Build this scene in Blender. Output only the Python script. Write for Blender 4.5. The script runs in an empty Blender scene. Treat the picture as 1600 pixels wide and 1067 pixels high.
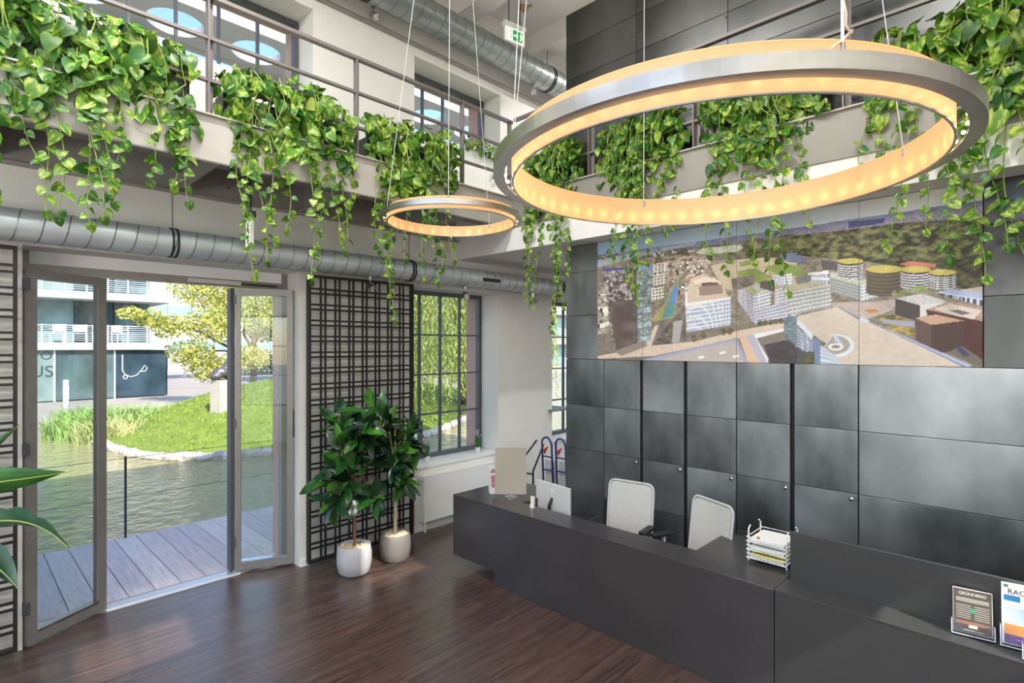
import bpy, bmesh, math, random
import numpy as np
from mathutils import Vector, Matrix

# ------------------------------------------------------------------ camera, sky, sun, exposure
scene = bpy.context.scene
COL = scene.collection
R = math.radians
CAM_F, CAM_YAW, CAM_H, CAM_Y0 = 855.0, R(44.25), 2.2, 539.8      # focal length in pixels of the 1600 frame
cam_data = bpy.data.cameras.new('camera')
cam_data.sensor_fit = 'HORIZONTAL'
cam_data.sensor_width = 36.0
cam_data.lens = 36.0 * CAM_F / 1600.0
cam_data.shift_y = (CAM_Y0 - 533.5) / 1600.0
cam_data.clip_start = 0.05
cam_data.clip_end = 800
cam = bpy.data.objects.new('camera', cam_data)
cam.location = (0, 0, CAM_H)
cam.rotation_euler = (R(90), 0, CAM_YAW)
COL.objects.link(cam)
scene.camera = cam

SUN_EL, SUN_AZ = R(42.5), R(-8)          # the sun stands behind the building, over its far side
world = bpy.data.worlds.new('sky')
scene.world = world
world.use_nodes = True
wn = world.node_tree
wn.nodes.clear()
w_out = wn.nodes.new('ShaderNodeOutputWorld')
w_bg = wn.nodes.new('ShaderNodeBackground')
w_sky = wn.nodes.new('ShaderNodeTexSky')
w_sky.sky_type = 'NISHITA'
w_sky.sun_disc = False
w_sky.sun_elevation = SUN_EL
w_sky.sun_rotation = R(98)
w_sky.air_density = 1.1
w_sky.dust_density = 0.6
w_sky.ozone_density = 3.5
w_bg.inputs['Strength'].default_value = 0.3
wn.links.new(w_sky.outputs[0], w_bg.inputs[0])
wn.links.new(w_bg.outputs[0], w_out.inputs[0])

sun_data = bpy.data.lights.new('sun', 'SUN')
sun_data.energy = 5.6
sun_data.angle = R(0.6)
sun_data.color = (1.0, 0.95, 0.86)
sun = bpy.data.objects.new('sun', sun_data)
sun_dir = Vector((-math.cos(SUN_EL) * math.cos(SUN_AZ), -math.cos(SUN_EL) * math.sin(SUN_AZ), -math.sin(SUN_EL)))
sun.rotation_euler = sun_dir.to_track_quat('-Z', 'Y').to_euler()
sun.location = (30, -4, 40)
COL.objects.link(sun)

vs = scene.view_settings
vs.view_transform = 'Standard'
vs.look = 'None'
vs.gamma = 1.0
vs.use_curve_mapping = False
vs.exposure = 0.6
try:
    scene.cycles.max_bounces = 10
    scene.cycles.diffuse_bounces = 5
    scene.cycles.glossy_bounces = 4
    scene.cycles.transmission_bounces = 6
    scene.cycles.transparent_max_bounces = 24
    scene.cycles.caustics_reflective = False
    scene.cycles.caustics_refractive = False
    scene.cycles.sample_clamp_indirect = 6.0
except Exception:
    pass

# ------------------------------------------------------------------ helpers
I4 = Matrix.Identity(4)


def world_of(o):
    m = o.matrix_basis.copy()
    while o.parent:
        m = o.parent.matrix_basis @ (o.matrix_parent_inverse @ m)
        o = o.parent
    return m


def srgb(r, g, b):
    f = lambda c: (c / 255) / 12.92 if c <= 10.31 else ((c / 255 + 0.055) / 1.055) ** 2.4
    return (f(r), f(g), f(b))


def node_mat(name):
    m = bpy.data.materials.new(name)
    m.use_nodes = True
    nt = m.node_tree
    return m, nt, nt.nodes['Principled BSDF']


def M(name, col, rough=0.5, metal=0.0, var=0.0, vscale=6.0, bump=0.0, bscale=40.0, stretch=(1, 1, 1), spec=0.5, emit=None, estr=0.0, coords='Object', detail=4.0):
    m, nt, bs = node_mat(name)
    bs.inputs['Base Color'].default_value = (*col, 1)
    bs.inputs['Roughness'].default_value = rough
    bs.inputs['Metallic'].default_value = metal
    bs.inputs['Specular IOR Level'].default_value = spec
    if emit:
        bs.inputs['Emission Color'].default_value = (*emit, 1)
        bs.inputs['Emission Strength'].default_value = estr
    if var or bump:
        tc = nt.nodes.new('ShaderNodeTexCoord')
        mp = nt.nodes.new('ShaderNodeMapping')
        mp.inputs['Scale'].default_value = stretch
        nt.links.new(tc.outputs[coords], mp.inputs[0])
    if var:
        nz = nt.nodes.new('ShaderNodeTexNoise')
        nz.inputs['Scale'].default_value = vscale
        nz.inputs['Detail'].default_value = detail
        nt.links.new(mp.outputs[0], nz.inputs['Vector'])
        rp = nt.nodes.new('ShaderNodeValToRGB')
        rp.color_ramp.elements[0].position = 0.3
        rp.color_ramp.elements[1].position = 0.7
        rp.color_ramp.elements[0].color = (*[c * (1 - var) for c in col], 1)
        rp.color_ramp.elements[1].color = (*[min(1, c * (1 + var)) for c in col], 1)
        nt.links.new(nz.outputs[0], rp.inputs[0])
        nt.links.new(rp.outputs[0], bs.inputs['Base Color'])
    if bump:
        nb = nt.nodes.new('ShaderNodeTexNoise')
        nb.inputs['Scale'].default_value = bscale
        nb.inputs['Detail'].default_value = 3
        nt.links.new(mp.outputs[0], nb.inputs['Vector'])
        bp = nt.nodes.new('ShaderNodeBump')
        bp.inputs['Strength'].default_value = bump
        bp.inputs['Distance'].default_value = 0.02
        nt.links.new(nb.outputs[0], bp.inputs['Height'])
        nt.links.new(bp.outputs[0], bs.inputs['Normal'])
    return m


def glass_mat(name, tint=(0.97, 0.99, 0.985), refl=0.8, base=0.03):
    m = bpy.data.materials.new(name)
    m.use_nodes = True
    nt = m.node_tree
    nt.nodes.clear()
    out = nt.nodes.new('ShaderNodeOutputMaterial')
    tr = nt.nodes.new('ShaderNodeBsdfTransparent')
    tr.inputs[0].default_value = (*tint, 1)
    gl = nt.nodes.new('ShaderNodeBsdfGlossy')
    gl.inputs['Roughness'].default_value = 0.01
    fr = nt.nodes.new('ShaderNodeLayerWeight')
    fr.inputs[0].default_value = 0.5
    pw = nt.nodes.new('ShaderNodeMath')
    pw.operation = 'POWER'
    pw.inputs[1].default_value = 5.0
    mu = nt.nodes.new('ShaderNodeMath')
    mu.operation = 'MULTIPLY_ADD'
    mu.inputs[1].default_value = refl
    mu.inputs[2].default_value = base
    nt.links.new(fr.outputs['Facing'], pw.inputs[0])
    mx = nt.nodes.new('ShaderNodeMixShader')
    nt.links.new(pw.outputs[0], mu.inputs[0])
    nt.links.new(mu.outputs[0], mx.inputs[0])
    nt.links.new(tr.outputs[0], mx.inputs[1])
    nt.links.new(gl.outputs[0], mx.inputs[2])
    nt.links.new(mx.outputs[0], out.inputs[0])
    return m


def leaf_mat(name, dark, light, vein=0.5, rough=0.4, transl=0.3, scale=14.0, spec=0.5):
    """glossy leaf with paler streaks that follow the blade; a share of the light passes through it"""
    m, nt, bs = node_mat(name)
    out = nt.nodes['Material Output']
    tc = nt.nodes.new('ShaderNodeTexCoord')
    mp = nt.nodes.new('ShaderNodeMapping')
    mp.inputs['Scale'].default_value = (1.0, 0.35, 1.0)
    oi = nt.nodes.new('ShaderNodeObjectInfo')
    va = nt.nodes.new('ShaderNodeVectorMath')
    va.operation = 'MULTIPLY_ADD'
    va.inputs[1].default_value = (7, 7, 7)
    nz = nt.nodes.new('ShaderNodeTexNoise')
    nz.inputs['Scale'].default_value = scale
    nz.inputs['Detail'].default_value = 2
    nt.links.new(tc.outputs['Object'], mp.inputs[0])
    cmb = nt.nodes.new('ShaderNodeCombineXYZ')
    for k in range(3):
        nt.links.new(oi.outputs['Random'], cmb.inputs[k])
    nt.links.new(cmb.outputs[0], va.inputs[0])
    nt.links.new(mp.outputs[0], va.inputs[2])
    nt.links.new(va.outputs[0], nz.inputs['Vector'])
    rp = nt.nodes.new('ShaderNodeValToRGB')
    rp.color_ramp.elements[0].position = vein - 0.08
    rp.color_ramp.elements[1].position = vein + 0.12
    rp.color_ramp.elements[0].color = (*dark, 1)
    rp.color_ramp.elements[1].color = (*light, 1)
    nt.links.new(nz.outputs[0], rp.inputs[0])
    hs = nt.nodes.new('ShaderNodeHueSaturation')
    ml = nt.nodes.new('ShaderNodeMath')
    ml.operation = 'MULTIPLY_ADD'
    ml.inputs[1].default_value = 0.6
    ml.inputs[2].default_value = 0.72
    nt.links.new(oi.outputs['Random'], ml.inputs[0])
    nt.links.new(ml.outputs[0], hs.inputs['Value'])
    nt.links.new(rp.outputs[0], hs.inputs['Color'])
    nt.links.new(hs.outputs[0], bs.inputs['Base Color'])
    bs.inputs['Roughness'].default_value = rough
    bs.inputs['Specular IOR Level'].default_value = spec
    tl = nt.nodes.new('ShaderNodeBsdfTranslucent')
    nt.links.new(hs.outputs[0], tl.inputs[0])
    mx = nt.nodes.new('ShaderNodeMixShader')
    mx.inputs[0].default_value = transl
    nt.links.new(bs.outputs[0], mx.inputs[1])
    nt.links.new(tl.outputs[0], mx.inputs[2])
    nt.links.new(mx.outputs[0], out.inputs[0])
    return m


class MB:
    """collects simple shapes and links them as one mesh object"""

    def __init__(self):
        self.v, self.f = [], []

    def add(self, vs_, fs_):
        n = len(self.v)
        self.v += [tuple(p) for p in vs_]
        self.f += [tuple(n + i for i in q) for q in fs_]
        return self

    def box(self, x0, x1, y0, y1, z0, z1):
        vs_ = [(x, y, z) for z in (z0, z1) for y in (y0, y1) for x in (x0, x1)]
        return self.add(vs_, [(0, 2, 3, 1), (4, 5, 7, 6), (0, 1, 5, 4), (2, 6, 7, 3), (0, 4, 6, 2), (1, 3, 7, 5)])

    def obox(self, c, ax, ay, az):
        c, ax, ay, az = Vector(c), Vector(ax), Vector(ay), Vector(az)
        vs_ = [c + ax * i + ay * j + az * k for k in (-1, 1) for j in (-1, 1) for i in (-1, 1)]
        return self.add(vs_, [(0, 2, 3, 1), (4, 5, 7, 6), (0, 1, 5, 4), (2, 6, 7, 3), (0, 4, 6, 2), (1, 3, 7, 5)])

    def bar(self, p0, p1, w, h, up=(0, 0, 1)):
        p0, p1 = Vector(p0), Vector(p1)
        d = p1 - p0
        t = d.normalized()
        u = Vector(up)
        if abs(t.dot(u)) > 0.95:
            u = Vector((1, 0, 0))
        s = t.cross(u).normalized()
        n = s.cross(t).normalized()
        return self.obox((p0 + p1) / 2, d / 2, s * w / 2, n * h / 2)

    def tube(self, path, r, n=8, closed=False, cap=True):
        P = [Vector(p) for p in path]
        rr = r if hasattr(r, '__len__') else [r] * len(P)
        vs_, fs_ = [], []
        prev = None
        for i, p in enumerate(P):
            a = P[(i - 1) % len(P)] if (closed or i > 0) else p
            b = P[(i + 1) % len(P)] if (closed or i < len(P) - 1) else p
            t = (b - a).normalized()
            if prev is None:
                u = Vector((0, 0, 1)) if abs(t.z) < 0.9 else Vector((1, 0, 0))
                s = t.cross(u).normalized()
            else:
                s = (prev - t * prev.dot(t)).normalized()
            prev = s
            w = t.cross(s)
            for k in range(n):
                q = 2 * math.pi * k / n
                vs_.append(p + (s * math.cos(q) + w * math.sin(q)) * rr[i])
        m = len(P)
        for i in range(m if closed else m - 1):
            j = (i + 1) % m
            for k in range(n):
                l = (k + 1) % n
                fs_.append((i * n + k, i * n + l, j * n + l, j * n + k))
        if cap and not closed:
            fs_.append(tuple(range(n - 1, -1, -1)))
            fs_.append(tuple((m - 1) * n + k for k in range(n)))
        return self.add(vs_, fs_)

    def lathe(self, prof, n=24, c=(0, 0, 0), cap=True, closed=False):
        vs_, fs_ = [], []
        for r_, z in prof:
            for k in range(n):
                q = 2 * math.pi * k / n
                vs_.append((c[0] + r_ * math.cos(q), c[1] + r_ * math.sin(q), c[2] + z))
        m = len(prof)
        for i in range(m if closed else m - 1):
            j = (i + 1) % m
            for k in range(n):
                l = (k + 1) % n
                fs_.append((i * n + k, i * n + l, j * n + l, j * n + k))
        if cap and not closed:
            fs_.append(tuple(range(n - 1, -1, -1)))
            fs_.append(tuple((m - 1) * n + k for k in range(n)))
        return self.add(vs_, fs_)

    def sphere(self, c, r, nu=10, nv=7, sc=(1, 1, 1)):
        prof = [(max(1e-4, r * math.sin(math.pi * i / nv)), -r * math.cos(math.pi * i / nv)) for i in range(nv + 1)]
        n0 = len(self.v)
        self.lathe(prof, nu)
        for i in range(n0, len(self.v)):
            x, y, z = self.v[i]
            self.v[i] = (c[0] + x * sc[0], c[1] + y * sc[1], c[2] + z * sc[2])
        return self

    def prism(self, pts, d):
        """closed outline of 3D points, pushed along d"""
        d = Vector(d)
        n = len(pts)
        vs_ = [Vector(p) for p in pts] + [Vector(p) + d for p in pts]
        fs_ = [tuple(range(n - 1, -1, -1)), tuple(range(n, 2 * n))]
        fs_ += [(i, (i + 1) % n, n + (i + 1) % n, n + i) for i in range(n)]
        return self.add(vs_, fs_)

    def mesh(self, name, mat, smooth=False):
        me = bpy.data.meshes.new(name)
        me.from_pydata(self.v, [], self.f)
        if mat:
            me.materials.append(mat)
        if smooth:
            me.shade_smooth() if hasattr(me, 'shade_smooth') else [setattr(p, 'use_smooth', True) for p in me.polygons]
        me.update()
        return me

    def build(self, name, mat, parent=None, smooth=False, bevel=0.0, local=False, fix=True):
        me = self.mesh(name, mat, smooth)
        if fix:
            bm = bmesh.new()
            bm.from_mesh(me)
            bmesh.ops.recalc_face_normals(bm, faces=bm.faces)
            bm.to_mesh(me)
            bm.free()
        o = bpy.data.objects.new(name, me)
        COL.objects.link(o)
        if parent:
            o.parent = parent
            if not local:
                o.matrix_parent_inverse = world_of(parent).inverted()
        if bevel:
            b = o.modifiers.new('bevel', 'BEVEL')
            b.width = bevel
            b.segments = 2
            b.limit_method = 'ANGLE'
        return o


def box_obj(name, mat, x0, x1, y0, y1, z0, z1, parent=None, bevel=0.0):
    return MB().box(x0, x1, y0, y1, z0, z1).build(name, mat, parent, bevel=bevel, fix=False)


def tag(o, label=None, cat=None, group=None, kind=None):
    if label:
        o['label'] = label
    if cat:
        o['category'] = cat
    if group:
        o['group'] = group
    if kind:
        o['kind'] = kind
    return o


def thing(name, label, cat, loc=(0, 0, 0), rotz=0.0, group=None):
    o = bpy.data.objects.new(name, None)
    o.location = loc
    o.rotation_euler = (0, 0, rotz)
    o.empty_display_size = 0.1
    COL.objects.link(o)
    return tag(o, label, cat, group)


def struct(o, label=None, cat=None):
    return tag(o, label, cat, kind='structure')


def structure_root(name, loc=(0, 0, 0), label=None):
    o = bpy.data.objects.new(name, None)
    o.location = loc
    COL.objects.link(o)
    return tag(o, label, kind='structure')


def piece(name, me, mat4, parent):
    """one more object on shared mesh data, placed by a world matrix"""
    o = bpy.data.objects.new(name, me)
    COL.objects.link(o)
    o.parent = parent
    o.matrix_basis = world_of(parent).inverted() @ mat4
    return o


def frame_from(tip, normal, pos, s=1.0):
    t = Vector(tip).normalized()
    n = Vector(normal)
    n = (n - t * n.dot(t))
    if n.length < 1e-4:
        n = t.orthogonal()
    n.normalize()
    x = t.cross(n)
    m = Matrix((x, t, n)).transposed().to_4x4()
    m = Matrix.Translation(pos) @ m @ Matrix.Scale(s, 4)
    return m


def text_piece(name, txt, size, mat, m4, parent, depth=0.0006, align='LEFT'):
    cu = bpy.data.curves.new(name, 'FONT')
    cu.body = txt
    cu.size = size
    cu.extrude = depth
    cu.align_x = align
    tmp = bpy.data.objects.new(name + '_tmp', cu)
    COL.objects.link(tmp)
    dg = bpy.context.evaluated_depsgraph_get()
    me = bpy.data.meshes.new_from_object(tmp.evaluated_get(dg))
    bpy.data.objects.remove(tmp)
    me.materials.clear()
    me.materials.append(mat)
    return piece(name, me, m4, parent)


def wall_x(name, mat, x0, x1, ya, yb, za, zb, holes):
    """wall slab between two x planes with rectangular openings (y0, y1, z0, z1)"""
    ys = sorted({ya, yb, *[h[0] for h in holes], *[h[1] for h in holes]})
    mb = MB()
    for a, b in zip(ys, ys[1:]):
        z = za
        for h in sorted([h for h in holes if h[0] <= a + 1e-6 and h[1] >= b - 1e-6], key=lambda h: h[2]):
            if h[2] > z + 1e-6:
                mb.box(x0, x1, a, b, z, h[2])
            z = h[3]
        if zb > z + 1e-6:
            mb.box(x0, x1, a, b, z, zb)
    return mb.build(name, mat, fix=False)


def wall_y(name, mat, y0, y1, xa, xb, za, zb, holes):
    xs = sorted({xa, xb, *[h[0] for h in holes], *[h[1] for h in holes]})
    mb = MB()
    for a, b in zip(xs, xs[1:]):
        z = za
        for h in sorted([h for h in holes if h[0] <= a + 1e-6 and h[1] >= b - 1e-6], key=lambda h: h[2]):
            if h[2] > z + 1e-6:
                mb.box(a, b, y0, y1, z, h[2])
            z = h[3]
        if zb > z + 1e-6:
            mb.box(a, b, y0, y1, z, zb)
    return mb.build(name, mat, fix=False)


# ------------------------------------------------------------------ materials
PLASTER = M('white_plaster', srgb(230, 228, 222), 0.75, var=0.03, vscale=1.5, bump=0.12, bscale=9)
REVEAL = M('white_reveal_plaster', srgb(238, 239, 240), 0.7, var=0.02, vscale=2, bump=0.1, bscale=12)
CEIL = M('white_ceiling_paint', srgb(238, 236, 232), 0.8)
BRICK = M('pale_red_brick', srgb(196, 160, 150), 0.85, var=0.2, vscale=30, stretch=(1, 1, 4))
FRAME_GREY = M('grey_aluminium_frame', srgb(142, 138, 135), 0.4, 0.35, var=0.06, vscale=20)
FRAME_DARK = M('dark_window_steel', srgb(92, 96, 102), 0.45, 0.3)
STEEL_BEIGE = M('grey_painted_steel', srgb(180, 175, 167), 0.5, 0.1, var=0.05, vscale=3)
STEEL_SOFFIT = M('grey_steel_soffit', srgb(164, 160, 155), 0.55, 0.1, var=0.06, vscale=4)
STEEL_POST = M('brown_grey_steel', srgb(128, 120, 118), 0.45, 0.3)
GALV = M('galvanised_duct', srgb(200, 207, 210), 0.36, 0.4, var=0.12, vscale=10, stretch=(1, 0.3, 1))
BLACK_RUBBER = M('black_rubber', srgb(24, 24, 24), 0.6)
BLACK_STEEL = M('black_trellis_steel', srgb(38, 35, 34), 0.5, 0.2)
BLACK_PLASTIC = M('black_plastic', srgb(22, 22, 23), 0.45)
WHITE_PLASTIC = M('white_plastic', srgb(235, 235, 235), 0.4)
WHITE_METAL = M('white_enamel', srgb(238, 238, 236), 0.35)
GREY_PLASTIC = M('light_grey_plastic', srgb(200, 200, 200), 0.45)
CHROME = M('chrome', srgb(190, 190, 192), 0.2, 1.0)
BRUSHED = M('brushed_steel', srgb(190, 188, 184), 0.3, 1.0, var=0.12, vscale=3, stretch=(1, 1, 6))
DESK = M('anthracite_desk', srgb(58, 56, 58), 0.26, 0.0, var=0.12, vscale=2.0, spec=0.6)
DESK_B = M('anthracite_counter', srgb(60, 60, 61), 0.36, 0.0, var=0.08, vscale=2.0, spec=0.5)
GLASS = glass_mat('window_glass')
GLASS_DOOR = glass_mat('door_glass', tint=(0.93, 0.97, 0.955), refl=0.9, base=0.07)
ACRYLIC = glass_mat('clear_acrylic', tint=(0.9, 0.93, 0.97), refl=1.2, base=0.05)
ACRYLIC_EDGE = M('acrylic_edge', srgb(206, 218, 240), 0.15)
PAPER = M('white_paper', srgb(245, 245, 243), 0.6)


def steel_panel_mat(name, lo, hi, scale, seed):
    """hot rolled steel: cloudy light and dark patina with drip streaks"""
    m, nt, bs = node_mat(name)
    tc = nt.nodes.new('ShaderNodeTexCoord')
    mp = nt.nodes.new('ShaderNodeMapping')
    mp.inputs['Location'].default_value = (seed * 3.1, seed, seed * 1.7)
    mp.inputs['Scale'].default_value = (1.0, 1.0, 0.55)
    nt.links.new(tc.outputs['Object'], mp.inputs[0])
    n1 = nt.nodes.new('ShaderNodeTexNoise')
    n1.inputs['Scale'].default_value = scale
    n1.inputs['Detail'].default_value = 4
    n1.inputs['Roughness'].default_value = 0.5
    nt.links.new(mp.outputs[0], n1.inputs['Vector'])
    rp = nt.nodes.new('ShaderNodeValToRGB')
    rp.color_ramp.elements[0].position = 0.28
    rp.color_ramp.elements[1].position = 0.74
    rp.color_ramp.elements[0].color = (*lo, 1)
    rp.color_ramp.elements[1].color = (*hi, 1)
    nt.links.new(n1.outputs[0], rp.inputs[0])
    nt.links.new(rp.outputs[0], bs.inputs['Base Color'])
    bs.inputs['Metallic'].default_value = 0.82
    mr = nt.nodes.new('ShaderNodeMapRange')
    mr.inputs['To Min'].default_value = 0.3
    mr.inputs['To Max'].default_value = 0.42
    nt.links.new(n1.outputs[0], mr.inputs['Value'])
    nt.links.new(mr.outputs[0], bs.inputs['Roughness'])
    return m


PANELS = [steel_panel_mat('patinated_steel_%d' % i, srgb(88, 92, 95), srgb(206, 209, 212), 1.5, i) for i in range(4)]
PANEL_DARK = steel_panel_mat('dark_patinated_steel', srgb(80, 81, 81), srgb(124, 124, 122), 1.6, 9)


def wood_floor_mat():
    m, nt, bs = node_mat('dark_wood_strip_floor')
    tc = nt.nodes.new('ShaderNodeTexCoord')
    br = nt.nodes.new('ShaderNodeTexBrick')
    mp0 = nt.nodes.new('ShaderNodeMapping')
    mp0.inputs['Rotation'].default_value = (0, 0, R(90))
    nt.links.new(tc.outputs['Object'], mp0.inputs[0])
    nt.links.new(mp0.outputs[0], br.inputs['Vector'])
    br.inputs['Scale'].default_value = 1.0
    br.inputs['Brick Width'].default_value = 0.42
    br.inputs['Row Height'].default_value = 0.021
    br.inputs['Mortar Size'].default_value = 0.0006
    br.inputs['Bias'].default_value = -0.1
    br.inputs['Color1'].default_value = (*srgb(88, 68, 60), 1)
    br.inputs['Color2'].default_value = (*srgb(57, 44, 40), 1)
    br.inputs['Mortar'].default_value = (*srgb(52, 40, 37), 1)
    nz = nt.nodes.new('ShaderNodeTexNoise')
    mp = nt.nodes.new('ShaderNodeMapping')
    mp.inputs['Scale'].default_value = (40, 1.5, 1)
    nt.links.new(tc.outputs['Object'], mp.inputs[0])
    nt.links.new(mp.outputs[0], nz.inputs['Vector'])
    nz.inputs['Scale'].default_value = 1.4
    nz.inputs['Detail'].default_value = 6
    mx = nt.nodes.new('ShaderNodeMix')
    mx.data_type = 'RGBA'
    mx.blend_type = 'OVERLAY'
    mx.inputs['Factor'].default_value = 0.6
    nt.links.new(br.outputs['Color'], mx.inputs[6])
    nt.links.new(nz.outputs[0], mx.inputs[7])
    nt.links.new(mx.outputs[2], bs.inputs['Base Color'])
    bs.inputs['Roughness'].default_value = 0.3
    bs.inputs['IOR'].default_value = 1.85
    bp = nt.nodes.new('ShaderNodeBump')
    bp.inputs['Strength'].default_value = 0.06
    bp.inputs['Distance'].default_value = 0.004
    nt.links.new(nz.outputs[0], bp.inputs['Height'])
    nt.links.new(bp.outputs[0], bs.inputs['Normal'])
    return m


FLOOR = wood_floor_mat()

# ------------------------------------------------------------------ room shell
WX = -5.3            # inner face of the window wall
FX = -5.66           # plane of its window frames
EX = 1.5             # opposite wall
SY, NY = -3.6, 8.6   # wall behind the camera and far wall beyond the partition
CZ = 6.6
FLOOR_O = struct(box_obj('floor', FLOOR, -5.74, EX, SY, NY, -0.12, 0.0), 'dark brown glossy wood strip floor')
DOOR = (0.364, 2.42, 0.0, 2.93)
WINS = [(3.75, 5.17, 0.77, 2.89), (6.3, 7.72, 0.77, 2.89), (0.3, 2.56, 4.72, 5.6), (3.8, 5.21, 4.72, 5.6), (6.3, 7.72, 4.72, 5.6)]
struct(wall_x('wall_left', PLASTER, -5.70, WX, SY - 0.3, NY + 0.3, 0.0, CZ, [DOOR] + WINS), 'white plastered wall with windows and glass door')
struct(wall_x('wall_left_outer', BRICK, -5.95, -5.70, SY - 0.3, NY + 0.3, -0.35, CZ, [(DOOR[0], DOOR[1], -0.35, DOOR[3])] + WINS), 'brick outer face of the window wall')
EWINS = [(-2.6, -0.6, 0.8, 2.9), (2.95, 4.3, 0.8, 2.95), (-2.6, -0.9, 4.9, 6.15), (-0.35, 0.45, 5.5, 6.3), (1.8, 2.5, 5.45, 6.3), (5.4, 7.6, 4.7, 6.0), (5.4, 7.6, 0.8, 2.9)]
struct(wall_x('wall_right', PLASTER, EX, EX + 0.25, SY - 0.3, NY + 0.3, 0.0, CZ, EWINS), 'white wall with windows opposite the glass door')
SWINS = [(-4.9, -2.5, 0.4, 2.95), (-2.0, 0.9, 0.4, 2.95), (-4.9, -2.5, 3.6, 6.1), (-2.0, 0.9, 3.6, 6.1)]
struct(wall_y('wall_rear', PLASTER, SY - 0.4, SY, -5.3, EX, 0.0, CZ, SWINS), 'white wall with tall windows facing the steel wall')
struct(wall_y('wall_far', PLASTER, NY, NY + 0.3, -5.3, EX, 0.0, CZ, []), 'white end wall beyond the partition')
ceiling = struct(box_obj('ceiling', CEIL, -5.95, EX + 0.25, SY - 0.4, NY + 0.3, CZ, CZ + 0.1), 'white ceiling with cross beams')
for i, y in enumerate((-2.4, -1.05, 0.3, 1.65, 3.05, 4.4, 5.75, 7.1)):
    box_obj('ceiling_beam', CEIL, WX, EX, y, y + 0.27, 6.33, CZ, ceiling)
tag(box_obj('baseboard_left', WHITE_METAL, WX, WX + 0.012, 2.43, 6.3, 0.0, 0.07), kind='structure')


def make_window(name, ya, yb, za, zb, ncol, nrow, x=FX, label=None, mat=FRAME_DARK, fw=0.05):
    r = structure_root(name, (x, (ya + yb) / 2, za), label)
    for (a, b, c, d) in ((ya, ya + fw, za, zb), (yb - fw, yb, za, zb), (ya + fw, yb - fw, za, za + fw), (ya + fw, yb - fw, zb - fw, zb)):
        box_obj('window_frame', mat, x - 0.035, x + 0.035, a, b, c, d, r)
    iy0, iy1, iz0, iz1 = ya + fw, yb - fw, za + fw, zb - fw
    for i in range(1, ncol):
        y = iy0 + (iy1 - iy0) * i / ncol
        box_obj('muntin', mat, x - 0.022, x + 0.022, y - 0.011, y + 0.011, iz0, iz1, r)
    for j in range(1, nrow):
        z = iz0 + (iz1 - iz0) * j / nrow
        box_obj('muntin', mat, x - 0.02, x + 0.02, iy0, iy1, z - 0.01, z + 0.01, r)
    w, h = (iy1 - iy0) / ncol - 0.024, (iz1 - iz0) / nrow - 0.022
    me = MB().box(-0.002, 0.002, -w / 2, w / 2, -h / 2, h / 2).mesh('pane', GLASS)
    for i in range(ncol):
        for j in range(nrow):
            piece('pane', me, Matrix.Translation((x, iy0 + (iy1 - iy0) * (i + 0.5) / ncol, iz0 + (iz1 - iz0) * (j + 0.5) / nrow)), r)
    return r


for n_, (ya, yb, za, zb) in enumerate(WINS, 1):
    wide = yb - ya > 1.8
    make_window('window_%d' % n_, ya, yb, za, zb, 6 if wide else 4, 4 if za < 2 else 1, label='steel window %s' % ('above the glass door' if wide else 'with small panes in the white wall'))
for n_, (ya, yb, za, zb) in enumerate(EWINS, 6):
    make_window('window_%d' % n_, ya, yb, za, zb, 3 if yb - ya > 1 else 2, 3 if yb - ya > 1 else 1, EX + 0.12)
sills = struct(box_obj('window_sill', WHITE_METAL, FX + 0.03, WX + 0.02, 3.74, 5.18, 0.745, 0.772), 'white window sill over the radiator')
struct(box_obj('window_sill', WHITE_METAL, FX + 0.03, WX + 0.02, 6.29, 7.73, 0.745, 0.772), 'white window sill behind the steel wall')
for n_, (xa, xb, za, zb) in enumerate(SWINS, 13):
    r = structure_root('window_%d' % n_, ((xa + xb) / 2, SY - 0.3, za))
    for i in range(4):
        x = xa + (xb - xa) * i / 3
        box_obj('window_frame', FRAME_DARK, x - 0.025, x + 0.025, SY - 0.33, SY - 0.27, za, zb, r)
    for i in range(4):
        z = za + (zb - za) * i / 3
        box_obj('window_frame', FRAME_DARK, xa, xb, SY - 0.33, SY - 0.27, z - 0.02, z + 0.02, r)
    for i in range(3):
        for j in range(3):
            w3, h3 = (xb - xa) / 3, (zb - za) / 3
            box_obj('pane', GLASS, xa + w3 * i + 0.03, xa + w3 * (i + 1) - 0.03, SY - 0.302, SY - 0.298, za + h3 * j + 0.025, za + h3 * (j + 1) - 0.025, r)

# ------------------------------------------------------------------ folding glass door
d1 = structure_root('door_1', (-5.6, 1.39, 0), 'grey framed folding glass door standing open to the deck')
box_obj('door_frame', FRAME_GREY, -5.66, -5.58, DOOR[0], DOOR[0] + 0.06, 0, 2.93, d1)
box_obj('door_frame', FRAME_GREY, -5.66, -5.58, DOOR[1] - 0.06, DOOR[1], 0, 2.93, d1)
box_obj('door_frame', FRAME_GREY, -5.66, -5.58, DOOR[0] + 0.06, DOOR[1] - 0.06, 2.765, 2.83, d1)
box_obj('lintel_filler', REVEAL, -5.7, -5.585, DOOR[0], DOOR[1], 2.83, 2.93, d1)
box_obj('door_closer', GREY_PLASTIC, -5.575, -5.53, 1.5, 1.95, 2.775, 2.812, d1)
box_obj('closer_arm', BLACK_PLASTIC, -5.56, -5.54, 1.95, 2.3, 2.785, 2.8, d1)
box_obj('threshold', M('pale_metal_threshold', srgb(205, 206, 210), 0.35, 0.6), -5.70, -5.57, DOOR[0], DOOR[1], -0.02, 0.01, d1)
box_obj('threshold_strip', M('white_threshold_strip', srgb(232, 234, 238), 0.4), -5.57, -5.545, 0.9, 1.95, 0.0, 0.012, d1)


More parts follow.
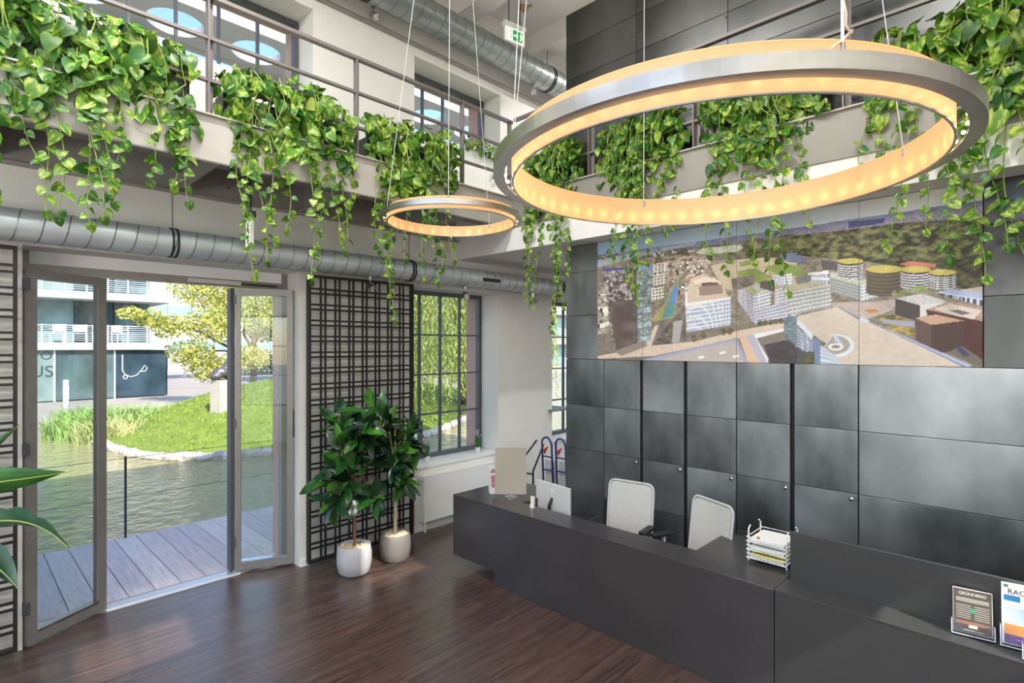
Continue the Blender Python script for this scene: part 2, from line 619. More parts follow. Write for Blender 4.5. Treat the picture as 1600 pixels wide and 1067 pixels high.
def door_leaf(p0, p1, zt=2.755, zb=0.02, sw=0.066, parent=None):
    """one glazed leaf from floor point p0 to p1"""
    a, b = Vector((*p0, 0)), Vector((*p1, 0))
    L = (b - a).length
    ux = (b - a) / L
    uy = Vector((-ux.y, ux.x, 0))
    lf = bpy.data.objects.new('door_leaf', None)
    COL.objects.link(lf)
    lf.location = a
    lf.parent = parent
    lf.matrix_parent_inverse = world_of(parent).inverted()

    def slab(name, s0, s1, z0, z1, t, mat):
        mb = MB()
        mb.obox(a + ux * (s0 + s1) / 2 + Vector((0, 0, (z0 + z1) / 2)), ux * (s1 - s0) / 2, uy * t / 2, Vector((0, 0, (z1 - z0) / 2)))
        return mb.build(name, mat, lf)
    slab('stile', 0, sw, zb, zt, 0.06, FRAME_GREY)
    slab('stile', L - sw, L, zb, zt, 0.06, FRAME_GREY)
    slab('rail', sw, L - sw, zb, zb + 0.075, 0.06, FRAME_GREY)
    slab('rail', sw, L - sw, zt - 0.065, zt, 0.06, FRAME_GREY)
    slab('glazing_bead', sw, L - sw, zb + 0.075, zb + 0.09, 0.066, CHROME)
    slab('glass_pane', sw, L - sw, zb + 0.075, zt - 0.065, 0.012, GLASS_DOOR)
    for z in (0.25, 1.4, 2.6):
        slab('hinge', -0.012, 0.012, z, z + 0.09, 0.08, FRAME_DARK)
    return lf


door_leaf((-5.30, 0.375), (-5.60, 0.89), parent=d1)
lf2 = door_leaf((-5.63, 1.93), (-5.42, 2.40), parent=d1, sw=0.05)
box_obj('door_leaf_edge', FRAME_DARK, -5.72, -5.63, 1.885, 1.925, 0.02, 2.755, d1)
MB().bar((-5.43, 2.43, 1.28), (-5.43, 2.43, 1.55), 0.03, 0.03).build('pull_handle', CHROME, d1)

# ------------------------------------------------------------------ upper walkway along the window wall
BX, BY = -4.3, 4.42          # planes of the two fascias
walk = structure_root('walkway_left', (-4.8, 1.0, 3.53), 'grey steel walkway above the glass door')
box_obj('walkway_floor', STEEL_SOFFIT, WX, BX - 0.02, SY, 6.8, 3.80, 3.84, walk)
box_obj('fascia', STEEL_BEIGE, BX - 0.012, BX, SY, BY + 0.02, 3.53, 3.85, walk)
box_obj('fascia_lip', STEEL_BEIGE, BX - 0.03, BX + 0.025, SY, BY + 0.02, 3.85, 3.862, walk)
box_obj('fascia_flange', STEEL_POST, BX - 0.11, BX, SY, BY, 3.518, 3.53, walk)
box_obj('wall_channel', STEEL_SOFFIT, WX, WX + 0.012, SY, BY, 3.5, 3.8, walk)
box_obj('wall_channel_flange', STEEL_SOFFIT, WX, WX + 0.09, SY, BY, 3.49, 3.5, walk)
for y in (-2.27, -1.08, 0.12, 1.31, 2.46, 3.68):
    mb = MB().box(WX + 0.01, BX - 0.01, y - 0.005, y + 0.005, 3.53, 3.8)
    mb.box(WX + 0.01, BX - 0.01, y - 0.06, y + 0.06, 3.515, 3.527)
    mb.build('cross_beam', STEEL_SOFFIT, walk)
    MB().prism([(WX + 0.012, y + 0.012, 3.51), (WX + 0.30, y + 0.012, 3.51), (WX + 0.012, y + 0.012, 3.79)], (0, 0.008, 0)).build('gusset', STEEL_SOFFIT, walk)
for x in np.arange(WX + 0.2, BX - 0.1, 0.2):
    box_obj('deck_rib', STEEL_SOFFIT, x - 0.03, x + 0.03, SY, BY, 3.765, 3.80, walk)
bolt_me = MB().lathe([(0.012, 0), (0.012, 0.012), (0.004, 0.016)], 8).mesh('bolt', FRAME_DARK)
for y in (0.5, 0.95, 1.75, 2.15, 2.85, 3.25):
    piece('bolt', bolt_me, Matrix.Translation((WX + 0.013, y, 3.62)) @ Matrix.Rotation(R(90), 4, 'Y'), walk)

slab = structure_root('walkway_back', (-2.5, 4.6, 3.27), 'white concrete edge with grey fascia over the wall picture')
box_obj('fascia', M('olive_grey_fascia', srgb(146, 143, 135), 0.5, 0.15, var=0.06, vscale=2), BX, EX, BY, BY + 0.012, 3.53, 3.87, slab)
box_obj('fascia_lip', STEEL_BEIGE, BX, EX, BY - 0.025, BY + 0.03, 3.87, 3.882, slab)
box_obj('white_beam', CEIL, WX, EX, BY + 0.014, 4.7, 3.272, 3.53, slab)
box_obj('white_soffit', CEIL, WX, -3.76, 4.7, 6.9, 3.272, 3.53, slab)
box_obj('walkway_floor', STEEL_SOFFIT, BX, EX, BY + 0.02, 4.7, 3.53, 3.86, slab)


def railing(name, label, axis, c, a, b, posts, rails, zb):
    """flat steel rails between posts; axis is the direction the railing runs in"""
    t = thing(name, label, 'railing', (c, posts[0], zb) if axis == 'y' else (posts[0], c, zb))
    for p in posts:
        if axis == 'y':
            mb = MB().box(c - 0.03, c + 0.03, p - 0.022, p - 0.012, zb, rails[0]).box(c - 0.03, c - 0.022, p - 0.024, p + 0.024, zb, rails[0])
        else:
            mb = MB().box(p - 0.022, p - 0.012, c - 0.03, c + 0.03, zb, rails[0]).box(p - 0.024, p + 0.024, c + 0.022, c + 0.03, zb, rails[0])
        mb.build('post', STEEL_POST, t)
    for i, z in enumerate(rails):
        w, h = (0.05, 0.028) if i == 0 else (0.034, 0.022)
        if axis == 'y':
            box_obj('rail', STEEL_POST, c - w / 2, c + w / 2, a, b, z - h / 2, z + h / 2, t)
        else:
            box_obj('rail', STEEL_POST, a, b, c - w / 2, c + w / 2, z - h / 2, z + h / 2, t)
    return t


railing('walkway_railing', 'grey steel railing above the glass door along the windows', 'y', BX - 0.03, SY, BY + 0.03, [-2.27, -1.08, 0.12, 1.315, 2.5, 3.72, BY], (4.72, 4.42, 4.115), 3.86)
railing('walkway_railing', 'grey steel railing in front of the dark upper wall', 'x', BY + 0.03, BX, EX, [-3.235, -2.134, -1.011, 0.1, 1.2], (4.74, 4.45, 4.12), 3.88)

# ------------------------------------------------------------------ ventilation ducts


def duct(name, label, x, z, r, ya, yb, bands, pitch, vents=(), rods=(), mat=GALV):
    t = thing(name, label, 'duct', (x, ya, z))
    n = 28
    ring = [(x + r * math.cos(2 * math.pi * k / n), z + r * math.sin(2 * math.pi * k / n)) for k in range(n)]
    mb = MB()
    mb.add([(p[0], y, p[1]) for y in (ya, yb) for p in ring], [(k, (k + 1) % n, n + (k + 1) % n, n + k) for k in range(n)])
    mb.build('duct_body', mat, t, smooth=True)
    turns = (yb - ya) / pitch
    m = int(turns * 20)
    path = [(x + (r + 0.001) * math.cos(2 * math.pi * k / 20), ya + (yb - ya) * k / m, z + (r + 0.001) * math.sin(2 * math.pi * k / 20)) for k in range(m + 1)]
    MB().tube(path, 0.0035, 4).build('spiral_seam', M('dark_seam_zinc', srgb(120, 126, 130), 0.4, 0.8), t)  # thin helical rib in a darker zinc than the duct
    for y in bands:
        for dy in (-0.018, 0.018):
            pr = [(r + 0.001, y + dy - 0.007), (r + 0.009, y + dy - 0.007), (r + 0.009, y + dy + 0.007), (r + 0.001, y + dy + 0.007)]
            q = MB()
            vs_ = [(x + rr * math.cos(2 * math.pi * k / 24), yy, z + rr * math.sin(2 * math.pi * k / 24)) for rr, yy in pr for k in range(24)]
            q.add(vs_, [(i * 24 + k, i * 24 + (k + 1) % 24, ((i + 1) % 4) * 24 + (k + 1) % 24, ((i + 1) % 4) * 24 + k) for i in range(4) for k in range(24)])
            q.build('clamp_band', BLACK_RUBBER, t, smooth=False)
    for y, zt in rods:
        MB().tube([(x, y, z + r), (x, y, zt)], 0.006, 6).build('hanger_rod', FRAME_GREY, t)
    for (y, w) in vents:
        q = math.radians(-8)
        c = Vector((x + (r + 0.002) * math.cos(q), y, z + (r + 0.002) * math.sin(q)))
        up = Vector((-math.sin(q), 0, math.cos(q)))
        MB().obox(c, Vector((math.cos(q), 0, math.sin(q))) * 0.004, Vector((0, w / 2, 0)), up * 0.022).build('air_slot', BLACK_PLASTIC, t)
    return t


duct('ventilation_duct', 'round galvanised duct running under the walkway above the door', -5.06, 3.03, 0.112, SY, NY, (-1.0, 1.255, 3.556, 6.15), 0.135, vents=((4.72, 0.3),), rods=((-1.0, 3.5), (1.255, 3.51), (2.46, 3.5), (3.556, 3.5)))
duct('ventilation_duct', 'large galvanised duct high under the ceiling beams', -5.0, 5.93, 0.165, SY, NY, (0.2, 3.0, 5.84), 0.15, rods=((0.2, 6.6), (3.0, 6.6), (5.84, 6.6)), mat=M('dull_galvanised_duct', srgb(150, 157, 155), 0.36, 0.6, var=0.12, vscale=10, stretch=(1, 0.3, 1)))
# thin conduit beside the upper duct
tag(MB().tube([(-5.27, SY, 5.72), (-5.27, NY, 5.72)], 0.02, 8).build('conduit_pipe', M('grey_conduit', srgb(150, 146, 140), 0.5), smooth=True), 'thin grey conduit pipe under the upper duct', 'pipe')


def spot(loc, aim, label):
    """small chrome spotlight: base, arm, lamp head"""
    t = thing('spotlight', label, 'spotlight', loc, group='small wall spotlights')
    x, y, z = loc
    MB().lathe([(0.018, 0), (0.018, 0.03)], 10, (x, y, z - 0.0)).build('base', CHROME, t)
    MB().tube([(x, y, z), (x, y, z - 0.05)], 0.007, 6).build('arm', CHROME, t)
    a = Vector(aim).normalized()
    c = Vector((x, y, z - 0.07))
    m = a.to_track_quat('Z', 'Y').to_matrix().to_4x4()
    h = MB()
    h.lathe([(0.012, -0.05), (0.03, -0.03), (0.036, 0.03), (0.042, 0.045), (0.042, 0.055), (0.034, 0.055), (0.03, 0.04)], 14)
    h.v = [tuple(c + (m @ Vector(p))) for p in h.v]
    hd = h.build('lamp_head', CHROME, t, smooth=True)
    l = MB().lathe([(0.001, 0.042), (0.029, 0.042)], 14, cap=False)
    l.v = [tuple(c + (m @ Vector(p))) for p in l.v]
    l.build('lens', M('spot_lens', srgb(235, 235, 230), 0.2), hd)
    return t


spot((-5.2, 3.19, 5.84), (0.6, 0.2, -0.5), 'chrome spotlight high between the two upper windows')
spot((-5.05, 3.06, 2.89), (0.7, 0.3, -0.6), 'chrome spotlight under the duct at the black trellis')
spot((-5.05, 4.37, 2.89), (0.7, -0.2, -0.5), 'chrome spotlight under the duct at the small paned window')
spot((-5.05, 5.6, 2.89), (0.8, 0.5, -0.6), 'chrome spotlight under the duct near the dark steel wall')
spot((-5.0, 5.57, 5.74), (0.5, -0.7, -0.5), 'ring faced spotlight under the high duct')

# ------------------------------------------------------------------ exit signs
GREEN = M('exit_green', srgb(20, 150, 80), 0.5, emit=srgb(20, 150, 80), estr=0.35)
EXIT_WHITE = M('exit_white', srgb(250, 248, 225), 0.5, emit=srgb(255, 250, 225), estr=0.5)


def exit_sign(label, c, yaw, w, h, hang, flip=1):
    """backlit box with an arrow, a door and a running figure, hung from the structure above"""
    t = thing('exit_sign', label, 'exit sign', (c[0], c[1], c[2] - h / 2), group='green escape signs')
    m = Matrix.Translation(c) @ Matrix.Rotation(yaw, 4, 'Z')

    def part(name, mb, mat, par=None):
        mb.v = [tuple(m @ Vector(p)) for p in mb.v]
        return mb.build(name, mat, par or t)
    part('housing', MB().box(-w / 2 - 0.01, w / 2 + 0.01, -0.012, 0.012, -h / 2 - 0.01, h / 2 + 0.01), WHITE_PLASTIC)
    part('top_box', MB().box(-w / 2 - 0.02, w / 2 + 0.02, -0.03, 0.03, h / 2 + 0.01, h / 2 + 0.06), WHITE_PLASTIC if c[2] > 5 else BLACK_PLASTIC)
    for s in (-1, 1):
        f = s * 0.013
        e = s * 0.0015
        fc = part('lit_face', MB().box(-w / 2, w / 2, min(f, f + e), max(f, f + e), -h / 2, h / 2), EXIT_WHITE)
        f += e
        part('green_field', MB().box(-w * 0.12, w * 0.46, min(f, f + e), max(f, f + e), -h * 0.42, h * 0.42), GREEN, fc)
        f += e
        P = lambda pts: [(x * w, f, z * h) for x, z in pts]
        part('arrow', MB().prism(P([(-0.08, -0.06), (-0.08, 0.06), (0.06, 0.06), (0.06, 0.16), (0.16, 0), (0.06, -0.16), (0.06, -0.06)]), (0, e, 0)), EXIT_WHITE, fc)
        part('running_figure', MB().prism(P([(0.24, -0.34), (0.28, -0.34), (0.33, -0.12), (0.40, -0.2), (0.44, -0.14), (0.36, 0.02), (0.37, 0.12), (0.43, 0.08), (0.44, 0.13), (0.36, 0.22), (0.28, 0.2), (0.23, 0.06), (0.26, 0.04), (0.29, 0.1), (0.28, -0.08)]), (0, e, 0)), EXIT_WHITE, fc)
        part('figure_head', MB().prism(P([(0.33 + 0.03 * math.cos(q), 0.31 + 0.07 * math.sin(q)) for q in np.arange(0, 6.28, 0.7)]), (0, e, 0)), EXIT_WHITE, fc)
        part('door_outline', MB().box(-w * 0.46, -w * 0.42, min(f, f + e), max(f, f + e), -h * 0.42, h * 0.42).box(-w * 0.24, -w * 0.20, min(f, f + e), max(f, f + e), -h * 0.42, h * 0.42), GREY_PLASTIC, fc)
    for s in (-1, 1):
        part('hanger', MB().tube([(s * w * 0.3, 0, h / 2 + 0.06), (s * w * 0.3, 0, h / 2 + 0.06 + hang)], 0.006, 6), BLACK_PLASTIC)
    return t


exit_sign('green escape sign hanging high beside the upper duct', (-4.5, 4.66, 5.86), R(80), 0.27, 0.15, 0.605)
exit_sign('green escape sign hanging under the walkway above the door', (-4.72, 1.73, 3.13), R(-12), 0.22, 0.2, 0.475)
t = thing('smoke_detector', 'small tan smoke detector on the ceiling near the escape sign', 'detector', (-4.84, 5.2, 6.6))
MB().lathe([(0.06, 0), (0.06, -0.03), (0.035, -0.06)], 16, (-4.84, 5.2, 6.6)).build('detector_body', M('tan_plastic', srgb(190, 158, 112), 0.5), t, smooth=False)
MB().tube([(-4.84, 5.2, 6.585), (-4.74, 5.24, 6.59)], 0.01, 6).build('cable_stub', M('tan_cable', srgb(160, 140, 110), 0.5), t)

# ------------------------------------------------------------------ black lattice screens on the window wall


def trellis(label, ya, yb, za, zb, x=-5.2, pitch=0.158):
    t = thing('lattice_screen', label, 'lattice', (x, (ya + yb) / 2, za))
    fw = 0.022
    for (a, b, c, d) in ((ya, ya + fw, za, zb), (yb - fw, yb, za, zb), (ya + fw, yb - fw, za, za + fw), (ya + fw, yb - fw, zb - fw, zb)):
        box_obj('frame_bar', BLACK_STEEL, x - 0.03, x + 0.03, a, b, c, d, t)
    nv = round((yb - ya) / pitch)
    nh = round((zb - za) / pitch)
    vm = MB().box(-0.006, 0.006, -0.0095, 0.0095, (za + fw) - (za + zb) / 2, (zb - fw) - (za + zb) / 2).mesh('vertical_bar', BLACK_STEEL)
    hm = MB().box(-0.007, 0.007, (ya + fw) - (ya + yb) / 2, (yb - fw) - (ya + yb) / 2, -0.0095, 0.0095).mesh('horizontal_bar', BLACK_STEEL)
    for i in range(nv + 1):
        y = ya + (yb - ya) * i / nv
        for s in (-1, 1):
            q = y + s * 0.024
            if ya + 0.03 < q < yb - 0.03:
                piece('vertical_bar', vm, Matrix.Translation((x + 0.012, q, (za + zb) / 2)), t)
    for i in range(nh + 1):
        z = za + (zb - za) * i / nh
        for s in (-1, 1):
            q = z + s * 0.024
            if za + 0.03 < q < zb - 0.03:
                piece('horizontal_bar', hm, Matrix.Translation((x - 0.004, (ya + yb) / 2, q)), t)
    for y in (ya + 0.25, yb - 0.25):
        MB().tube([(x, y, za + 0.002), (x + 0.11, y, za - 0.03)], 0.012, 8).build('foot', CHROME, t)
    return t


trellis('black double bar lattice screen between the glass door and the window', 2.455, 3.70, 0.05, 2.90)
trellis('black double bar lattice screen at the door beside the broad leaved plant', -0.95, 0.33, 0.05, 2.90)

# ------------------------------------------------------------------ steel clad partition
PY = 4.7
part_wall = struct(box_obj('wall_back', M('black_panel_backing', srgb(14, 14, 15), 0.6), -3.745, EX, PY + 0.03, PY + 0.16, 0.0, 5.79), 'steel clad partition wall behind the reception desk')
rng = random.Random(5)


def steel_panel(x0, x1, z0, z1, dark=False, gap=0.004, push=0.0):
    w, h = x1 - x0 - gap, z1 - z0 - gap
    o = MB().box(-w / 2, w / 2, 0, 0.03, -h / 2, h / 2).build('steel_panel', PANEL_DARK if dark else rng.choice(PANELS), part_wall, bevel=0.002, local=True, fix=False)
    o.matrix_basis = Matrix.Translation(((x0 + x1) / 2, PY - push, (z0 + z1) / 2))
    return o


ROWS = [0.02, 0.16, 0.63, 1.095, 1.565, 2.055]
COLS = [-3.755, -3.255, -2.803, -2.345, -1.892, -1.434, -0.989]
for a, b in zip(COLS, COLS[1:]):
    wide_gap = 0.03 if b in (-2.803, -2.345, -1.434) else 0.004
    for c, d in zip(ROWS, ROWS[1:]):
        steel_panel(a, b - wide_gap, c, d)
for a, b in zip([-0.989, 0.85], [0.85, EX]):
    for c, d in zip([0.02, 0.63, 1.095, 1.565, 2.055], [0.63, 1.095, 1.565, 2.055]):
        steel_panel(a, b, c, d)
for a, b in ((-3.755, -3.334), (-0.288, 0.6), (0.6, EX)):
    for c, d in zip([2.055, 2.52, 2.985], [2.52, 2.985, 3.27]):
        steel_panel(a, b, c, d, dark=a > -1)
UC = [-3.755, -2.876, -1.97, -1.06, -0.15, 0.76, EX]
for a, b in zip(UC, UC[1:]):
    for c, d in zip([3.88, 4.35, 4.72, 5.09, 5.45], [4.35, 4.72, 5.09, 5.45, 5.805]):
        steel_panel(a, b, c, d, dark=True)
knob_me = MB().lathe([(0.006, 0), (0.006, 0.012), (0.013, 0.018), (0.013, 0.026), (0.004, 0.03)], 12).mesh('door_knob', CHROME, True)
for x, z in ((-2.86, 1.06), (-2.40, 1.06), (-1.925, 1.06), (-1.03, 1.06), (-1.49, 1.06)):
    piece('door_knob', knob_me, Matrix.Translation((x, PY, z)) @ Matrix.Rotation(R(90), 4, 'X') @ Matrix.Scale(1.4, 4), part_wall)
for (x, z) in ((-2.89, 5.43), (-2.89, 5.2), (-1.985, 5.05)):
    piece('screw_head', knob_me, Matrix.Translation((x, PY, z)) @ Matrix.Rotation(R(90), 4, 'X') @ Matrix.Scale(0.5, 4), part_wall)

# ------------------------------------------------------------------ printed aerial picture on the partition
# The print is painted on a fine grid of coloured points; outlines were read off in picture units
# (the units of two enlarged views of the print) and flattened onto the wall plane.
MX0, MX1, MZ0, MZ1 = -3.332, -0.29, 2.057, 3.268
NU, NV = 620, 248
gx = np.linspace(MX0, MX1, NU)
gz = np.linspace(MZ0, MZ1, NV)
GX, GZ = np.meshgrid(gx, gz)
cy, sy_ = math.cos(CAM_YAW), math.sin(CAM_YAW)
ff = -sy_ * GX + cy * PY
PU = 800 + CAM_F * (cy * GX + sy_ * PY) / ff
PV = CAM_Y0 - CAM_F * (GZ - CAM_H) / ff
K = 0.2906
img = np.zeros((NV, NU, 3))
nrs = np.random.RandomState(3)


def vnoise(scale_x, scale_y, seed):
    r = np.random.RandomState(seed)
    u = (GX - MX0) * scale_x
    v = (GZ - MZ0) * scale_y
    iu, iv = np.floor(u).astype(int), np.floor(v).astype(int)
    fu, fv = u - iu, v - iv
    fu, fv = fu * fu * (3 - 2 * fu), fv * fv * (3 - 2 * fv)
    T = r.rand(iv.max() + 2, iu.max() + 2)
    return (T[iv, iu] * (1 - fu) + T[iv, iu + 1] * fu) * (1 - fv) + (T[iv + 1, iu] * (1 - fu) + T[iv + 1, iu + 1] * fu) * fv


def A(*pts):
    return [(925 + K * x, 270 + K * y) for x, y in pts]


def B(*pts):
    return [(1230 + K * x, 270 + K * y) for x, y in pts]


def inside(pts):
    m = np.zeros(PU.shape, bool)
    n = len(pts)
    for i in range(n):
        (x0, y0), (x1, y1) = pts[i], pts[(i + 1) % n]
        if y0 == y1:
            continue
        c = (PV >= min(y0, y1)) & (PV < max(y0, y1))
        m ^= c & (PU < x0 + (PV - y0) * (x1 - x0) / (y1 - y0))
    return m


def rgb(c):
    return np.array(srgb(*c))


def fill(pts, c, tex=None, c2=None):
    m = inside(pts)
    if tex is None:
        img[m] = rgb(c)
    else:
        t = tex[m][:, None]
        img[m] = rgb(c) * (1 - t) + rgb(c2) * t


def unit(quad):
    """outline of four corners -> unit square coordinates (top left, top right, bottom right, bottom left)"""
    src = np.array([(0, 0), (1, 0), (1, 1), (0, 1)], float)
    rows = []
    for (x, y), (u, v) in zip(quad, src):
        rows.append([x, y, 1, 0, 0, 0, -u * x, -u * y, -u])
        rows.append([0, 0, 0, x, y, 1, -v * x, -v * y, -v])
    h = np.linalg.svd(np.array(rows))[2][-1].reshape(3, 3)
    w = h[2, 0] * PU + h[2, 1] * PV + h[2, 2]
    return (h[0, 0] * PU + h[0, 1] * PV + h[0, 2]) / w, (h[1, 0] * PU + h[1, 1] * PV + h[1, 2]) / w


def facade(quad, wall, glass, nx, ny, fx=0.35, fy=0.4):
    m = inside(quad)
    u, v = unit(quad)
    img[m] = rgb(wall)
    w = m & ((u * nx) % 1 > fx) & ((v * ny) % 1 > fy)
    img[w] = rgb(glass)


n_f = np.clip((vnoise(22, 40, 1) * 0.55 + vnoise(50, 80, 2) * 0.45 - 0.5) * 1.7 + 0.45, 0, 1)
n_m = vnoise(25, 40, 3) * 0.5 + vnoise(60, 90, 4) * 0.5
n_c = vnoise(90, 130, 5)
n_d = vnoise(8, 12, 6)
tt = np.clip((PU - 934) / 600, 0, 1)[..., None]
img[:] = rgb((168, 190, 212)) * (1 - tt) + rgb((236, 238, 242)) * tt                        # hazy sky
hz = np.interp(PU, [934, 1011, 1245, 1536], [399, 389, 356, 313])                           # skyline
below = PV > hz - 0.5
img[below] = (rgb((112, 122, 150)) * (1 - n_c[..., None]) + rgb((150, 152, 175)) * n_c[..., None])[below]
far = PV > hz + 8
img[far] = (rgb((96, 96, 82)) * (1 - n_m[..., None]) + rgb((172, 160, 146)) * n_m[..., None])[far]
# far city on the right, then the forest
fill(B((0, 320), (1060, 180), (1060, 250), (600, 280), (0, 345)), (118, 114, 140), n_c, (176, 164, 176))
fill(B((330, 300), (520, 270), (525, 245), (330, 262)), (70, 80, 125))
fill(A((0, 450), (700, 385), (1100, 325), (1100, 470), (830, 470), (560, 440), (330, 450), (0, 500)), (92, 92, 74), n_f, (150, 140, 120))
fill(B((0, 345), (600, 270), (1060, 240), (1060, 640), (920, 600), (640, 500), (420, 480), (0, 440)), (46, 50, 34), np.clip(n_f * 1.3 - 0.1, 0, 1), (134, 136, 92))
fill(B((400, 470), (1060, 470), (1060, 640), (920, 620), (640, 520)), (38, 40, 28), np.clip(n_f * 1.2 - 0.1, 0, 1), (104, 106, 68))
fill(A((820, 420), (1101, 370), (1101, 450), (840, 460)), (58, 58, 36), n_f, (120, 118, 76))
# river and stadium strip
fill(A((30, 470), (330, 410), (560, 372), (560, 385), (340, 432), (30, 510)), (170, 176, 186))
fill(A((560, 430), (600, 405), (800, 385), (815, 405), (780, 425), (590, 440)), (205, 206, 196), n_c, (160, 168, 140))
# old town quarter
fill(A((330, 470), (540, 430), (640, 470), (620, 560), (520, 570), (330, 560)), (98, 84, 70), n_f, (200, 182, 168))
fill(A((30, 640), (90, 600), (90, 960), (30, 990)), (120, 112, 96), n_m, (205, 196, 186))
rb = np.random.RandomState(12)


def scatter(x0, x1, y0, y1, n, w, slope):
    """little blocks with a pale roof, a lit and a shaded side"""
    for _ in range(n):
        x, k = rb.uniform(x0, x1), rb.rand()
        y = y0 + (y1 - y0) * k + slope * (x - x0)
        ww = w * (0.5 + k) * rb.uniform(0.6, 1.4)
        hh = ww * rb.uniform(0.4, 0.8)
        g = rb.randint(150, 236)
        fill(A((x, y), (x + ww, y - ww * 0.2), (x + ww, y + hh - ww * 0.2), (x, y + hh)), (g, g - 6, g - 14))
        fill(A((x - ww * 0.5, y - ww * 0.15), (x, y), (x, y + hh), (x - ww * 0.5, y + hh - ww * 0.15)), (84, 78, 74))
        fill(A((x - ww * 0.5, y - ww * 0.15), (x + ww * 0.5, y - ww * 0.32), (x + ww, y - ww * 0.2), (x, y)), (g - 40, g - 52, g - 64) if rb.rand() < 0.5 else (g - 10, g - 14, g - 20))


scatter(50, 560, 425, 470, 60, 10, -0.09)
scatter(330, 620, 470, 540, 70, 14, -0.03)
scatter(30, 90, 640, 960, 16, 26, 0)
scatter(400, 520, 560, 640, 16, 18, -0.1)
# fields and tracks
fill(A((640, 500), (760, 470), (930, 455), (1101, 460), (1101, 640), (780, 640), (700, 620)), (198, 186, 164), n_m, (178, 168, 148))
fill(A((790, 480), (880, 465), (905, 480), (800, 508)), (138, 152, 96))
fill(A((780, 530), (880, 512), (970, 560), (900, 600), (790, 590)), (140, 152, 92), n_c, (126, 142, 84))
fill(A((920, 505), (1020, 485), (1101, 505), (1101, 545), (1000, 548)), (140, 158, 90))
fill(B((0, 490), (60, 500), (110, 545), (0, 560)), (130, 150, 84))
fill(A((30, 880), (330, 800), (500, 760), (760, 820), (1101, 800), (1101, 1060), (30, 1030)), (150, 140, 132), n_m, (120, 112, 104))
# canal with green banks
fill(A((320, 790), (400, 690), (440, 600), (470, 600), (440, 780), (330, 800)), (150, 152, 92), n_m, (178, 172, 128))
fill(A((375, 785), (425, 640), (458, 615), (450, 700), (440, 770)), (92, 136, 150), n_m, (120, 160, 150))
fill(A((425, 690), (440, 610), (465, 605), (448, 700)), (108, 140, 196))
# park strip and roads left of the oval block
fill(A((330, 920), (440, 780), (470, 740), (505, 720), (505, 900), (440, 925)), (92, 86, 80), n_f, (142, 134, 126))
fill(A((440, 800), (490, 790), (470, 910), (430, 915)), (172, 168, 170))
fill(A((280, 940), (340, 820), (360, 820), (320, 930), (560, 905), (780, 850), (1101, 790), (1101, 830), (780, 890), (330, 985), (30, 1000), (30, 985)), (214, 200, 186), n_c, (196, 180, 166))
# glass towers on the left
fill(A((60, 520), (205, 515), (215, 540), (240, 930), (130, 955), (110, 900)), (92, 84, 82), np.clip(n_m * 2.2 - 0.8, 0, 1), (206, 196, 196))
fill(A((60, 515), (205, 508), (205, 520), (65, 530)), (92, 96, 150))
fill(A((90, 700), (230, 680), (240, 930), (130, 955)), (96, 84, 82), n_d, (130, 118, 114))
fill(A((205, 520), (250, 500), (250, 920), (232, 930)), (78, 74, 74), n_m, (130, 126, 128))
fill(A((240, 505), (330, 500), (318, 900), (250, 930)), (120, 122, 120), np.clip(n_m * 1.8 - 0.5, 0, 1), (186, 200, 206))
fill(A((240, 500), (325, 495), (325, 520), (245, 525)), (138, 160, 196))
for k in range(9):
    y = 560 + k * 38
    fill(A((245, y + 12), (322, y), (322, y + 5), (246, y + 18)), (108, 132, 120))
fill(A((120, 960), (280, 900), (300, 930), (160, 985)), (150, 140, 132))
# white terraces
for x0, y0, w, h in ((330, 540, 70, 60), (320, 610, 70, 70), (330, 480, 80, 50)):
    facade(A((x0, y0 + 12), (x0 + w, y0), (x0 + w, y0 + h), (x0, y0 + h + 12)), (226, 220, 214), (140, 132, 126), 4, 4)
# oval office block with the striped skin
fill(A((505, 660), (530, 570), (600, 540), (700, 590), (745, 690), (505, 720)), (206, 192, 178), n_c, (186, 170, 156))
fill(A((570, 570), (640, 560), (690, 605), (600, 620)), (112, 96, 84))
fill(A((575, 610), (700, 600), (705, 650), (580, 660)), (150, 136, 126))
fill(A((545, 580), (600, 560), (660, 565), (690, 590), (620, 588), (560, 600)), (214, 202, 190))
facade(A((502, 705), (748, 672), (748, 818), (512, 858)), (222, 226, 238), (122, 142, 178), 30, 7, 0.45, 0.25)
fill(A((502, 640), (512, 640), (515, 700), (748, 665), (748, 680), (512, 722), (502, 716)), (216, 214, 214))
# white office slabs with green roofs
facade(A((788, 590), (870, 650), (872, 815), (786, 690)), (198, 198, 208), (110, 108, 122), 10, 9)
facade(A((868, 650), (962, 622), (962, 715), (868, 740)), (226, 226, 234), (136, 140, 160), 9, 5)
fill(A((788, 592), (860, 575), (962, 622), (870, 655)), (150, 158, 104), n_c, (176, 178, 130))
fill(A((830, 590), (855, 582), (925, 622), (890, 636)), (176, 178, 186))
facade(A((868, 740), (1101, 680), (1101, 775), (876, 815)), (212, 212, 222), (128, 132, 150), 22, 5)
facade(A((985, 630), (1101, 600), (1101, 690), (985, 712)), (222, 222, 232), (136, 140, 158), 10, 5)
facade(A((905, 585), (985, 572), (985, 640), (905, 620)), (110, 98, 92), (84, 76, 72), 5, 4)
facade(A((975, 555), (1075, 540), (1075, 600), (985, 610)), (226, 230, 240), (146, 156, 182), 7, 4)
fill(A((750, 570), (870, 550), (875, 600), (760, 640)), (96, 88, 82), n_f, (140, 132, 126))
facade(A((1010, 435), (1101, 430), (1101, 478), (1015, 470)), (120, 130, 160), (92, 100, 130), 10, 3)
